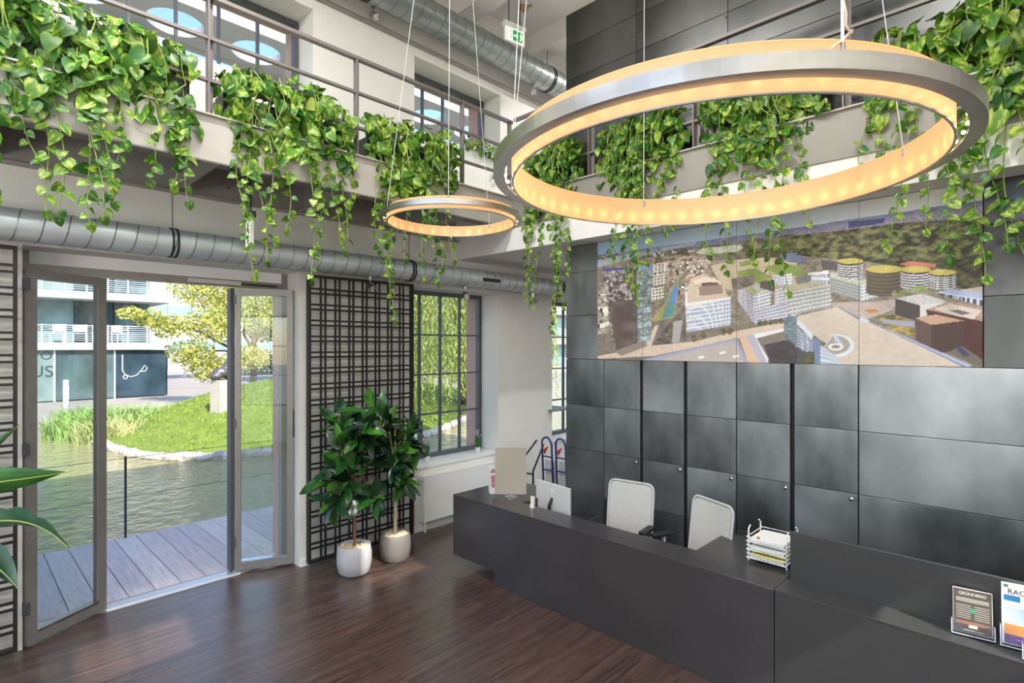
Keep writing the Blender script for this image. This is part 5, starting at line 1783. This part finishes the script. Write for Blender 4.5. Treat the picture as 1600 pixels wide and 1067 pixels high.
for y in (-2.8, -0.7, 1.41, 3.5, 5.6, 7.7):
    MB().bar((-7.6, y, -0.02), (-7.6, y, 0.92), 0.022, 0.022).build('post', DKM, dr_)
for z in (0.9, 0.45):
    MB().tube([(-7.6, -3.1, z), (-7.6, 8.9, z)], 0.003, 5).build('cable', DKM, dr_)


def water_mat():
    m, nt, bs = node_mat('pond_water')
    tc = nt.nodes.new('ShaderNodeTexCoord')
    nz = nt.nodes.new('ShaderNodeTexNoise')
    nz.inputs['Scale'].default_value = 4.5
    nz.inputs['Detail'].default_value = 4
    nt.links.new(tc.outputs['Object'], nz.inputs['Vector'])
    bp = nt.nodes.new('ShaderNodeBump')
    bp.inputs['Strength'].default_value = 0.85
    bp.inputs['Distance'].default_value = 0.12
    nt.links.new(nz.outputs[0], bp.inputs['Height'])
    nt.links.new(bp.outputs[0], bs.inputs['Normal'])
    n2 = nt.nodes.new('ShaderNodeTexNoise')
    n2.inputs['Scale'].default_value = 0.35
    nt.links.new(tc.outputs['Object'], n2.inputs['Vector'])
    rp = nt.nodes.new('ShaderNodeValToRGB')
    rp.color_ramp.elements[0].color = (*srgb(146, 138, 98), 1)
    rp.color_ramp.elements[1].color = (*srgb(168, 160, 122), 1)
    nt.links.new(n2.outputs[0], rp.inputs[0])
    nt.links.new(rp.outputs[0], bs.inputs['Base Color'])
    bs.inputs['Roughness'].default_value = 0.03
    bs.inputs['IOR'].default_value = 1.33
    return m


struct(box_obj('pond', water_mat(), -24.0, -7.66, -45, 60, -0.6, -0.35), 'rippled pond between the deck and the lawn')
struct(MB().box(-400, -24.0, -300, 400, -0.7, -0.42).box(-24.0, 60, -300, -45, -0.7, -0.42).box(-24, 60, 60, 400, -0.7, -0.42).box(-7.66, 60, -45, 60, -0.9, -0.36).build('ground', PAVE), 'pale paved ground around the pond')

SHORE = [(-24.5, 5.2), (-21.0, 3.4), (-18.5, 2.75), (-17.1, 2.69), (-15.4, 2.9), (-14.25, 3.29), (-13.66, 3.77), (-13.22, 4.5), (-12.95, 5.48), (-12.6, 6.6), (-12.2, 7.8), (-12.3, 8.9), (-13.0, 10.4), (-14.2, 12.2), (-15.4, 13.9), (-17.5, 16.0), (-20, 19), (-23, 21)]


def smooth_poly(P, n=4):
    out = []
    for i in range(len(P) - 1):
        p0, p1, p2, p3 = (np.array(P[max(0, min(len(P) - 1, j))], float) for j in (i - 1, i, i + 1, i + 2))
        for k in range(n):
            t_ = k / n
            out.append(tuple(0.5 * (2 * p1 + (p2 - p0) * t_ + (2 * p0 - 5 * p1 + 4 * p2 - p3) * t_ ** 2 + (3 * p1 - p0 - 3 * p2 + p3) * t_ ** 3)))
    out.append(P[-1])
    return out


shore = smooth_poly(SHORE, 5)
hub = np.array((-18.8, 8.6))


def mound_z(k, p):
    return -0.30 + 1.32 * (math.sin(min(1, k) * math.pi / 2) ** 1.25)


gm = MB()
rings = 14
ns = len(shore)
back = [(-24.5 + 0.0 * i, 5.2 + (21 - 5.2) * i / 10) for i in range(1, 10)]
loop = list(shore) + [(-24.4 + 1.4 * i / 9, 21 - (21 - 5.2) * i / 10) for i in range(1, 10)]
nl = len(loop)
for j in range(rings + 1):
    k = j / rings
    for p in loop:
        q = np.array(p) * (1 - k) + hub * k
        gm.v.append((q[0], q[1], mound_z(k, q)))
for j in range(rings):
    for i in range(nl):
        l = (i + 1) % nl
        gm.f.append((j * nl + i, j * nl + l, (j + 1) * nl + l, (j + 1) * nl + i))
LAWN = M('sunny_lawn', srgb(112, 130, 48), 0.85, var=0.18, vscale=2.2, bump=0.5, bscale=60)
lawn = struct(gm.build('lawn', LAWN, smooth=True), 'bright green grass mound beyond the pond')
# short grass tufts over the near slope
rg = np.random.RandomState(4)
tv, tf = [], []
for i in range(9000):
    a = rg.randint(0, nl - 10)
    k = rg.rand() ** 0.8 * 0.95
    w = rg.rand()
    p = (np.array(loop[a]) * (1 - w) + np.array(loop[(a + 1) % nl]) * w) * (1 - k) + hub * k
    z = mound_z(k, p) - 0.01
    q = rg.rand() * 6.28
    d = np.array((math.cos(q), math.sin(q))) * 0.03
    h_ = 0.05 + 0.05 * rg.rand()
    n0 = len(tv)
    tv += [(p[0] - d[0], p[1] - d[1], z), (p[0] + d[0], p[1] + d[1], z), (p[0] + d[1] * 0.6, p[1] - d[0] * 0.6, z + h_)]
    tf.append((n0, n0 + 1, n0 + 2))
tm = MB()
tm.v, tm.f = tv, tf
tag(tm.build('grass_tufts', M('grass_blades', srgb(122, 140, 52), 0.8, var=0.2, vscale=1.0), lawn, fix=False), kind='stuff')

STONES = [M('edge_stone_%d' % i, c, 0.85, var=0.15, vscale=6, bump=0.4, bscale=8) for i, c in enumerate((srgb(186, 176, 164), srgb(168, 160, 148), srgb(196, 188, 176)))]
rs = random.Random(6)
stone_me = []
for k in range(6):
    mb = MB().sphere((0, 0, 0), 0.5, 8, 5)
    mb.v = [(x * rs.uniform(0.85, 1.15), y * rs.uniform(0.85, 1.15), max(-0.4, min(0.42, z * rs.uniform(0.9, 1.1)))) for x, y, z in mb.v]
    stone_me.append(mb.mesh('edging_stone', STONES[k % 3], False))
edging = structure_root('stone_edging', (-13.2, 4.5, -0.4), 'pale stone edging along the grass mound')
acc = 0
for i in range(4, len(shore) - 1):
    p, q = Vector(shore[i]), Vector(shore[i + 1])
    d = (q - p).length
    m_ = max(1, round(d / 0.34))
    for j in range(m_):
        c = p.lerp(q, (j + 0.5) / m_)
        ang = math.atan2(q.y - p.y, q.x - p.x)
        piece('edging_stone', stone_me[rs.randrange(6)], Matrix.Translation((c.x, c.y, -0.3)) @ Matrix.Rotation(ang + rs.uniform(-0.15, 0.15), 4, 'Z') @ Matrix.Diagonal((0.42 * rs.uniform(0.8, 1.15), 0.3 * rs.uniform(0.8, 1.2), 0.24 * rs.uniform(0.8, 1.3), 1)), edging)

# plinth with a dark crouching sculpture
PLINTH = M('pale_stone_plinth', srgb(190, 178, 164), 0.8, var=0.08, vscale=4)
pt_ = thing('stone_plinth', 'tall pale stone plinth standing on the grass mound', 'plinth', (-16.5, 5.3, 0.1))
rp_ = Matrix.Translation((-16.5, 5.3, 0)) @ Matrix.Rotation(R(20), 4, 'Z')
mb = MB().box(-0.21, 0.21, -0.21, 0.21, 0.0, 1.24)
mb.v = [tuple(rp_ @ Vector(p)) for p in mb.v]
mb.build('plinth_block', PLINTH, pt_, bevel=0.01)
mb = MB().box(-0.18, 0.18, -0.18, 0.18, 1.24, 1.26)
mb.v = [tuple(rp_ @ Vector(p)) for p in mb.v]
mb.build('cap_plate', M('bronze_plate', srgb(92, 84, 76), 0.5, 0.4), pt_)
BRONZE = M('dark_bronze', srgb(104, 100, 98), 0.45, 0.5, var=0.2, vscale=12)
sc_ = thing('garden_sculpture', 'dark crouching bronze sculpture on the stone plinth', 'sculpture', (-16.5, 5.3, 1.26))
mb = MB()
for (dx, dy, dz, r_, s3) in ((0, 0, 0.2, 0.2, (1, 1.25, 0.8)), (0, 0.16, 0.36, 0.14, (1, 1, 1.2)), (0.02, 0.22, 0.55, 0.1, (0.9, 1.1, 1)), (0.1, -0.16, 0.1, 0.1, (1, 1.4, 1)), (-0.1, -0.16, 0.1, 0.1, (1, 1.4, 1)), (0.1, 0.16, 0.12, 0.07, (1, 1, 1.9)), (-0.1, 0.16, 0.12, 0.07, (1, 1, 1.9))):
    mb.sphere((-16.5 + dx, 5.3 + dy, 1.25 + dz), r_, 10, 7, s3)
so = mb.build('bronze_body', BRONZE, sc_, smooth=True)
rmod = so.modifiers.new('merge', 'REMESH')
rmod.mode = 'VOXEL'
rmod.voxel_size = 0.025
rmod.use_smooth_shade = True

# ------------------------------------------------------------------ reeds, trees


def blades(mb, c, n, rad, h, rnd, lean=0.35, w=0.012):
    for k in range(n):
        q, rr_ = rnd.uniform(0, 6.28), rad * math.sqrt(rnd.random())
        b = Vector((c[0] + rr_ * math.cos(q), c[1] + rr_ * math.sin(q), c[2]))
        hh = h * rnd.uniform(0.6, 1.1)
        d = Vector((rnd.gauss(0, lean), rnd.gauss(0, lean), 0)) * hh
        s = Vector((math.cos(q * 3), math.sin(q * 3), 0)) * w
        m1 = b + d * 0.35 + Vector((0, 0, hh * 0.65))
        e = b + d + Vector((0, 0, hh * 0.95))
        n0 = len(mb.v)
        mb.v += [tuple(p) for p in (b - s, b + s, m1 + s * 0.8, m1 - s * 0.8, e)]
        mb.f += [(n0, n0 + 1, n0 + 2, n0 + 3), (n0 + 3, n0 + 2, n0 + 4)]


REED = [M('reed_green', srgb(140, 168, 90), 0.7, var=0.25, vscale=2), M('reed_straw', srgb(176, 180, 118), 0.7, var=0.2, vscale=2)]
rr2 = random.Random(15)
for (x, y, n, rad, h_, mi, lab) in ((-19.3, 2.5, 420, 0.8, 0.75, 0, 'green reed clump standing in the pond behind the open door leaf'), (-18.0, 3.0, 420, 0.75, 0.7, 1, 'straw coloured reed clump at the tip of the mound'), (-20.0, 3.9, 480, 0.9, 0.85, 0, 'tall reed clump behind the tip of the mound'), (-21.2, 3.0, 360, 0.9, 0.8, 0, 'reed clump farthest out by the paved path')):
    t = thing('reed_clump', lab, 'reeds', (x, y, -0.38), group='reeds at the pond edge')
    mb = MB()
    blades(mb, (x, y, -0.38), n, rad, h_, rr2, 0.4, 0.016)
    tag(mb.build('reed_blades', REED[mi], t, fix=False), kind='stuff')


def crown_mesh(clusters, n, size, rs_, flat=0.6):
    """thousands of small leaf faces spread through rounded clusters"""
    tot = sum(c[3] ** 2 for c in clusters)
    V, F = [], []
    base = 0
    for (x, y, z, r_) in clusters:
        m_ = int(n * r_ ** 2 / tot)
        d = rs_.normal(size=(m_, 3))
        d /= np.linalg.norm(d, axis=1)[:, None]
        p = d * (r_ * rs_.rand(m_, 1) ** 0.45) * np.array((1, 1, flat)) + np.array((x, y, z))
        a = rs_.normal(size=(m_, 3))
        a /= np.linalg.norm(a, axis=1)[:, None]
        b = np.cross(a, rs_.normal(size=(m_, 3)))
        b /= np.linalg.norm(b, axis=1)[:, None]
        s = size * (0.6 + 0.8 * rs_.rand(m_, 1))
        q = np.stack([p - a * s * 0.5, p + b * s * 0.32, p + a * s * 0.5, p - b * s * 0.32], 1)
        V.append(q.reshape(-1, 3))
        F.append(np.arange(m_ * 4).reshape(-1, 4) + base)
        base += m_ * 4
    return np.vstack(V), np.vstack(F)


def crown(name, clusters, n, size, mat, parent, seed, flat=0.6):
    V, F = crown_mesh(clusters, n, size, np.random.RandomState(seed), flat)
    me = bpy.data.meshes.new(name)
    me.from_pydata(V.tolist(), [], F.tolist())
    me.materials.append(mat)
    o = bpy.data.objects.new(name, me)
    COL.objects.link(o)
    o.parent = parent
    o.matrix_parent_inverse = world_of(parent).inverted()
    return tag(o, kind='stuff')


def tree_leaf(name, dark, light, tr=0.35):
    m, nt, bs = node_mat(name)
    out = nt.nodes['Material Output']
    tc = nt.nodes.new('ShaderNodeTexCoord')
    nz = nt.nodes.new('ShaderNodeTexNoise')
    nz.inputs['Scale'].default_value = 3.0
    nz.inputs['Detail'].default_value = 5
    nt.links.new(tc.outputs['Object'], nz.inputs['Vector'])
    rp = nt.nodes.new('ShaderNodeValToRGB')
    rp.color_ramp.elements[0].position, rp.color_ramp.elements[1].position = 0.35, 0.65
    rp.color_ramp.elements[0].color, rp.color_ramp.elements[1].color = (*dark, 1), (*light, 1)
    nt.links.new(nz.outputs[0], rp.inputs[0])
    nt.links.new(rp.outputs[0], bs.inputs['Base Color'])
    bs.inputs['Roughness'].default_value = 0.6
    tl = nt.nodes.new('ShaderNodeBsdfTranslucent')
    nt.links.new(rp.outputs[0], tl.inputs[0])
    mx = nt.nodes.new('ShaderNodeMixShader')
    mx.inputs[0].default_value = tr
    nt.links.new(bs.outputs[0], mx.inputs[1])
    nt.links.new(tl.outputs[0], mx.inputs[2])
    nt.links.new(mx.outputs[0], out.inputs[0])
    return m


BARK = M('grey_brown_bark', srgb(104, 94, 86), 0.85, var=0.25, vscale=6, stretch=(1, 1, 0.3))
YELLOW_TREE = tree_leaf('yellow_green_leaf', srgb(150, 158, 64), srgb(222, 216, 126))
GREEN_TREE = tree_leaf('fresh_green_leaf', srgb(104, 126, 62), srgb(172, 182, 104))
DEEP_TREE = tree_leaf('deep_green_leaf', srgb(56, 86, 36), srgb(104, 130, 60))


def tree(label, base, h, clusters, mat, n, size, seed, tr=0.14, limbs=(), name='deciduous_tree', group=None):
    t = thing(name, label, 'tree', base, group=group)
    b = Vector(base)
    MB().tube([b, b + Vector((0.05, 0.03, h * 0.5)), b + Vector((0, 0, h))], [tr, tr * 0.8, tr * 0.45], 10).build('trunk', BARK, t, smooth=True)
    for (z0, e) in limbs:
        MB().tube([b + Vector((0, 0, z0)), (b + Vector((0, 0, z0)) + Vector(e)) / 2 + Vector((0, 0, 0.3)), e], [tr * 0.45, tr * 0.3, tr * 0.12], 6).build('branch', BARK, t, fix=False)
    crown('crown', clusters, n, size, mat, t, seed)
    return t


# the large yellowing tree behind the mound, its long branch reaching over toward the glass building
tb = (-24.2, 9.0, -0.42)
tree('yellowing tree behind the plinth with one long low branch', tb, 4.2,
     [(-24.0, 8.4, 3.6, 1.6), (-23.2, 7.2, 3.0, 1.2), (-24.6, 7.4, 4.6, 1.5), (-23.4, 6.4, 1.9, 0.9), (-22.8, 5.6, 2.9, 0.75), (-22.6, 4.9, 3.15, 0.6), (-22.5, 4.35, 3.3, 0.45), (-23.6, 7.2, 1.35, 1.0), (-24.4, 9.4, 5.2, 1.7), (-25.2, 6.6, 5.4, 1.2), (-23.5, 8.6, 1.7, 0.9), (-24.2, 10.4, 3.6, 1.3)],
     YELLOW_TREE, 17000, 0.12, 71, 0.15, [(2.0, (-22.5, 4.4, 3.3)), (2.4, (-24.0, 7.4, 4.4)), (1.8, (-23.4, 6.6, 2.0)), (2.6, (-24.2, 10.4, 3.8))])
tree('green tree standing behind the mound beyond the right door leaf', (-24.5, 12.6, -0.42), 4.0,
     [(-24.4, 12.2, 4.4, 1.5), (-24.0, 11.2, 2.9, 1.0), (-24.4, 13.4, 3.0, 1.2), (-24.6, 12.6, 5.8, 1.6), (-24.0, 12.6, 1.9, 0.9), (-24.8, 10.8, 5.0, 1.0)],
     GREEN_TREE, 9000, 0.14, 72, 0.17, [(2.0, (-24.0, 11.2, 3.0)), (2.2, (-24.4, 13.4, 3.1))])
for k, (x, y, h_, lab) in enumerate(((-40, 17.2, 4.5, 'distant dark trunked tree past the glass building corner'), (-46, 22.5, 5, 'distant tree beyond the paved square'), (-44, 27, 5, 'distant tree farther along the paved square'), (-50, 33, 6, 'distant tree at the end of the paved square'))):
    tree(lab, (x, y, -0.42), h_ * 0.6, [(x, y, h_, 2.6), (x + 0.6, y - 1.6, h_ * 0.75, 1.6), (x, y + 1.7, h_ * 0.8, 1.7)], GREEN_TREE if k % 2 else DEEP_TREE, 3200, 0.34, 80 + k, 0.28, group='distant trees')
for k, (x, y, r_, lab) in enumerate(((-31, 16.4, 1.1, 'round pale shrub behind the mound'), (-34, 21, 1.3, 'round green shrub near the distant trees'), (-52, 20, 2.2, 'broad low hedge across the paved square'))):
    t = thing('garden_shrub', lab, 'shrub', (x, y, -0.42))
    MB().tube([(x, y, -0.42), (x, y, 0.5)], 0.06, 6).build('stem', BARK, t)
    crown('foliage', [(x, y, 0.35, r_), (x + 0.4, y + r_ * 0.7, 0.2, r_ * 0.7)], 2200, 0.2, GREEN_TREE if k != 2 else DEEP_TREE, t, 90 + k, 0.75)

# weeping willow behind the small paned window
wt = thing('weeping_willow', 'weeping willow with long hanging strands beyond the small paned window', 'tree', (-16.8, 14.6, 0.0))
WILLOW = tree_leaf('willow_leaf', srgb(122, 142, 54), srgb(200, 200, 112), 0.4)
MB().tube([(-16.8, 14.6, -0.3), (-16.6, 14.3, 2.5), (-16.4, 13.4, 5.5)], [0.35, 0.28, 0.2], 10).build('trunk', BARK, wt, smooth=True)
wr = np.random.RandomState(17)
V, F = [], []
nb_ = 0
for k in range(950):
    q = wr.rand() * 6.28
    rad = 4.3 * math.sqrt(wr.rand())
    x0, y0 = -15.6 + rad * math.cos(q), 12.2 + rad * math.sin(q)
    z0 = 7.6 - 0.16 * rad * rad + wr.rand() * 1.2
    zend = 0.5 + 0.9 * wr.rand() + 0.12 * max(0, -15 - x0)
    m_ = int((z0 - zend) / 0.11)
    if m_ < 3:
        continue
    zz = np.linspace(z0, zend, m_)
    sx = np.cumsum(wr.normal(size=m_) * 0.012)
    sy2 = np.cumsum(wr.normal(size=m_) * 0.012)
    p = np.stack([x0 + sx, y0 + sy2, zz], 1)
    a = np.stack([wr.normal(size=m_) * 0.45, wr.normal(size=m_) * 0.45, -np.ones(m_)], 1)
    a /= np.linalg.norm(a, axis=1)[:, None]
    b = np.cross(a, wr.normal(size=(m_, 3)))
    b /= np.linalg.norm(b, axis=1)[:, None]
    Lf = 0.17
    V.append(np.stack([p, p + a * Lf * 0.5 + b * 0.024, p + a * Lf, p + a * Lf * 0.5 - b * 0.024], 1).reshape(-1, 3))
    F.append(np.arange(m_ * 4).reshape(-1, 4) + nb_)
    nb_ += m_ * 4
me = bpy.data.meshes.new('hanging_strands')
me.from_pydata(np.vstack(V).tolist(), [], np.vstack(F).tolist())
me.materials.append(WILLOW)
o = bpy.data.objects.new('hanging_strands', me)
COL.objects.link(o)
o.parent = wt
o.matrix_parent_inverse = world_of(wt).inverted()
tag(o, kind='stuff')
crown('crown', [(-16, 12.4, 7.6, 2.6), (-14.6, 11.6, 6.9, 1.7), (-16.6, 13.8, 6.9, 1.8), (-17.4, 11.6, 7.0, 1.8)], 9000, 0.2, WILLOW, wt, 19)

# ------------------------------------------------------------------ glass office building with balconies and a pierced roof
BW = M('white_render', srgb(172, 171, 171), 0.7)
BGLASS = M('blue_green_facade_glass', srgb(92, 116, 124), 0.06, 0.0, var=0.6, vscale=0.9, stretch=(1, 1, 0.4), spec=0.9)
BGLASS2 = M('dark_shopfront_glass', srgb(82, 100, 104), 0.05, 0.0, var=0.6, vscale=0.8, stretch=(1, 1, 0.5), spec=0.9)
FACADE_GLASS = [BGLASS, M('pale_facade_glass', srgb(128, 150, 154), 0.08, var=0.3, vscale=1.2), M('deep_facade_glass', srgb(52, 72, 84), 0.06, var=0.3, vscale=1.0)]
SHOP_GLASS = [BGLASS2, M('pale_shop_glass', srgb(122, 138, 136), 0.1, var=0.3, vscale=0.9), M('deep_shop_glass', srgb(50, 66, 76), 0.06, var=0.4, vscale=1.0)]
BG_INT = M('dark_interior', srgb(70, 78, 84), 0.8)
FXB, YB1, GZ0, FH = -33.0, 7.95, -0.42, 2.43
bd = thing('glass_office_building', 'glass office building with white railed balconies across the pond', 'building', (-36, 0, GZ0))
box_obj('core', BG_INT, -44, FXB - 1.5, -20, YB1 - 0.9, GZ0, 18.4, bd)
NFL = 7
rail_me = MB().box(-0.012, 0.012, -14, 14, -0.012, 0.012).mesh('balcony_rail', WHITE_METAL)
postm = MB().box(-0.025, 0.025, -0.025, 0.025, 0, 0.85).mesh('balcony_post', WHITE_METAL)
for fl in range(NFL):
    z = GZ0 + 2.41 + FH * fl
    box_obj('balcony_slab', BW, -44, FXB + 0.25, -20, YB1 + 0.1, z, z + 0.36, bd)
    if fl < 3:
        yc = (-20 + YB1) / 2
        for k in range(8):
            piece('balcony_rail', rail_me, Matrix.Translation((FXB + 0.2, YB1 - 14.0, z + 0.46 + 0.1 * k)) @ Matrix.Diagonal((1, 1, 1.4 if k == 7 else 0.55, 1)), bd)
        for k in range(18):
            piece('balcony_post', postm, Matrix.Translation((FXB + 0.2, YB1 - 0.12 - 0.82 * k, z + 0.36)), bd)
    # recessed glazing of this storey
    for k in range(14):
        y1 = YB1 - 0.5 - k * 1.6
        box_obj('glass_pane', FACADE_GLASS[(k * 5 + fl * 3 + k // 3) % 3], FXB - 1.46, FXB - 1.42, y1 - 1.55, y1, z + 0.36, z + FH, bd)
for k in range(9):
    y1 = YB1 - k * 2.3
    box_obj('shop_window', SHOP_GLASS[(2, 0, 1, 1, 0, 2, 0, 1, 2)[k]], FXB - 0.04, FXB, y1 - 2.24, y1, GZ0 + 0.05, GZ0 + 2.38, bd)
    box_obj('mullion', WHITE_METAL, FXB - 0.06, FXB + 0.03, y1 - 2.3, y1 - 2.24, GZ0, GZ0 + 2.4, bd)
for k in range(4):
    box_obj('side_glass', BGLASS2, FXB - 1.6 * (k + 1) + 0.05, FXB - 1.6 * k, YB1 - 0.04, YB1, GZ0 + 0.05, GZ0 + 2.38, bd)
# dark letter fragments on the shop glass
LET = M('faint_dark_lettering', srgb(48, 60, 60), 0.5)
for txt, yy, zz, sz in (('TTOTT', 2.2, 1.55, 0.55), ('IUS', 2.3, 0.75, 0.75), ('S', 4.75, 0.75, 0.75)):
    text_piece('shop_lettering', txt, sz, LET, Matrix.Translation((FXB + 0.006, yy, zz)) @ Matrix.Rotation(R(90), 4, 'Z') @ Matrix.Rotation(R(90), 4, 'X'), bd)
# white line drawing of a wrench on the glass
wp = [(6.0, 1.75), (6.0, 0.95), (6.1, 0.75), (6.35, 0.62), (6.6, 0.7), (6.8, 0.95), (6.95, 1.2), (7.05, 1.05), (6.98, 0.9), (6.8, 0.88)]
MB().tube([(FXB + 0.01, a_, b_) for a_, b_ in wp], 0.022, 5).build('painted_outline', WHITE_METAL, bd)
MB().tube([(FXB + 0.01, 6.12 + 0.09 * math.cos(q), 0.62 + 0.09 * math.sin(q)) for q in np.linspace(0, 6.28, 12)], 0.02, 5).build('painted_outline', WHITE_METAL, bd)
# roof with round openings, reaching far past the corner
rf = MB()
RZ = 18.6


def pierced_slab(mb, x0, x1, y0, y1, z0, z1, cell, hole):
    nx_, ny_ = max(1, round((x1 - x0) / cell)), max(1, round((y1 - y0) / cell))
    dx, dy = (x1 - x0) / nx_, (y1 - y0) / ny_
    for i in range(nx_):
        for j in range(ny_):
            cx_, cy_ = x0 + dx * (i + 0.5), y0 + dy * (j + 0.5)
            m_ = 24
            o_ = []
            inn = []
            for k in range(m_):
                q = 2 * math.pi * k / m_
                c_, s_ = math.cos(q), math.sin(q)
                f_ = min(dx / 2 / max(1e-6, abs(c_)), dy / 2 / max(1e-6, abs(s_)))
                o_.append((cx_ + c_ * f_, cy_ + s_ * f_))
                inn.append((cx_ + hole * c_, cy_ + hole * s_))
            n0 = len(mb.v)
            for z in (z0, z1):
                mb.v += [(a_, b_, z) for a_, b_ in o_] + [(a_, b_, z) for a_, b_ in inn]
            for k in range(m_):
                l = (k + 1) % m_
                mb.f += [(n0 + k, n0 + l, n0 + m_ + l, n0 + m_ + k), (n0 + 2 * m_ + k, n0 + 3 * m_ + k, n0 + 3 * m_ + l, n0 + 2 * m_ + l), (n0 + m_ + k, n0 + m_ + l, n0 + 3 * m_ + l, n0 + 3 * m_ + k)]


pierced_slab(rf, -33.7, -29.7, -14, 46, RZ, RZ + 0.5, 4.0, 1.3)
rf.box(-29.7, -29.4, -14, 46, RZ - 0.1, RZ + 1.3)
rf.box(-34.0, -33.7, -14, 46, RZ - 0.1, RZ + 0.8)
rf.build('pierced_roof', BW, bd)
for y in (14, 26, 38):
    box_obj('roof_column', BW, -34.0, -33.6, y, y + 0.4, GZ0, RZ, bd)
# balcony chairs
for k, (y, lab) in enumerate(((3.55, 'white balcony chair farthest from the building corner'), (4.35, 'white balcony chair, second in the row'), (5.15, 'white balcony chair, third in the row'), (5.95, 'white balcony chair nearest the building corner'))):
    zf = GZ0 + 2.41 + 0.36
    t = thing('balcony_chair', lab, 'chair', (FXB - 0.35, y, zf), R(-20 + 14 * k), group='white chairs on the balcony')
    MB().box(-0.24, 0.24, -0.24, 0.24, 0.40, 0.44).build('seat', WHITE_PLASTIC, t, local=True)
    MB().box(-0.24, -0.2, -0.24, 0.24, 0.52, 0.86).build('backrest', WHITE_PLASTIC, t, local=True)
    for sx in (-1, 1):
        for sy2 in (-1, 1):
            MB().box(sx * 0.22 - 0.02, sx * 0.22 + 0.02, sy2 * 0.24 - 0.02, sy2 * 0.24 + 0.02, 0, 0.42 if sx > 0 else 0.86).build('leg', WHITE_PLASTIC, t, local=True)
        MB().box(-0.24, 0.24, sx * 0.24 - 0.025, sx * 0.24 + 0.025, 0.62, 0.65).build('armrest', WHITE_PLASTIC, t, local=True)
bo = thing('path_bollard', 'white bollard light on the path before the shop glass', 'bollard', (-26.5, 3.05, GZ0))
MB().lathe([(0.09, 0), (0.09, 1.15)], 14, (-26.5, 3.05, GZ0)).build('bollard_post', WHITE_METAL, bo, smooth=True)
MB().lathe([(0.095, 1.15), (0.095, 1.27), (0.09, 1.3), (0.02, 1.33)], 14, (-26.5, 3.05, GZ0)).build('light_head', WHITE_METAL, bo, smooth=True)

# white office block farther back
b2 = thing('white_office_block', 'white panelled office block with teal window bands in the distance', 'building', (-66, 34, GZ0))
box_obj('block_wall', BW, -80, -66, 6, 62, GZ0, 20, b2)
TEAL = M('teal_window_band', srgb(140, 176, 178), 0.25, 0.0, var=0.2, vscale=0.4)
for fl in range(5):
    z = 1.6 + 3.7 * fl
    for k in range(24):
        y0 = 7 + 2.25 * k
        box_obj('window', TEAL, -65.98, -65.9, y0, y0 + 2.05, z, z + 1.1, b2)
for k in range(25):
    box_obj('facade_joint', FRAME_GREY, -65.97, -65.93, 6.9 + 2.25 * k - 0.04, 6.9 + 2.25 * k + 0.04, GZ0, 20, b2)
# second balcony block seen past the partition
b3 = thing('balcony_block', 'pale block with balconies seen through the last window', 'building', (-30, 46, GZ0))
box_obj('block_wall', BW, -60, -34, 40, 60, GZ0, 14, b3)
for fl in range(5):
    z = 0.4 + 2.8 * fl
    for k in range(8):
        box_obj('window', TEAL, -33.98, -33.9, 40.5 + 2.4 * k, 42.3 + 2.4 * k, z, z + 1.7, b3)
        box_obj('window', TEAL, -58 + 3 * k, -56 + 3 * k, 39.9, 39.98, z, z + 1.7, b3)
    box_obj('balcony_slab', BW, -36, -32.6, 39, 60, z + 1.9, z + 2.2, b3)
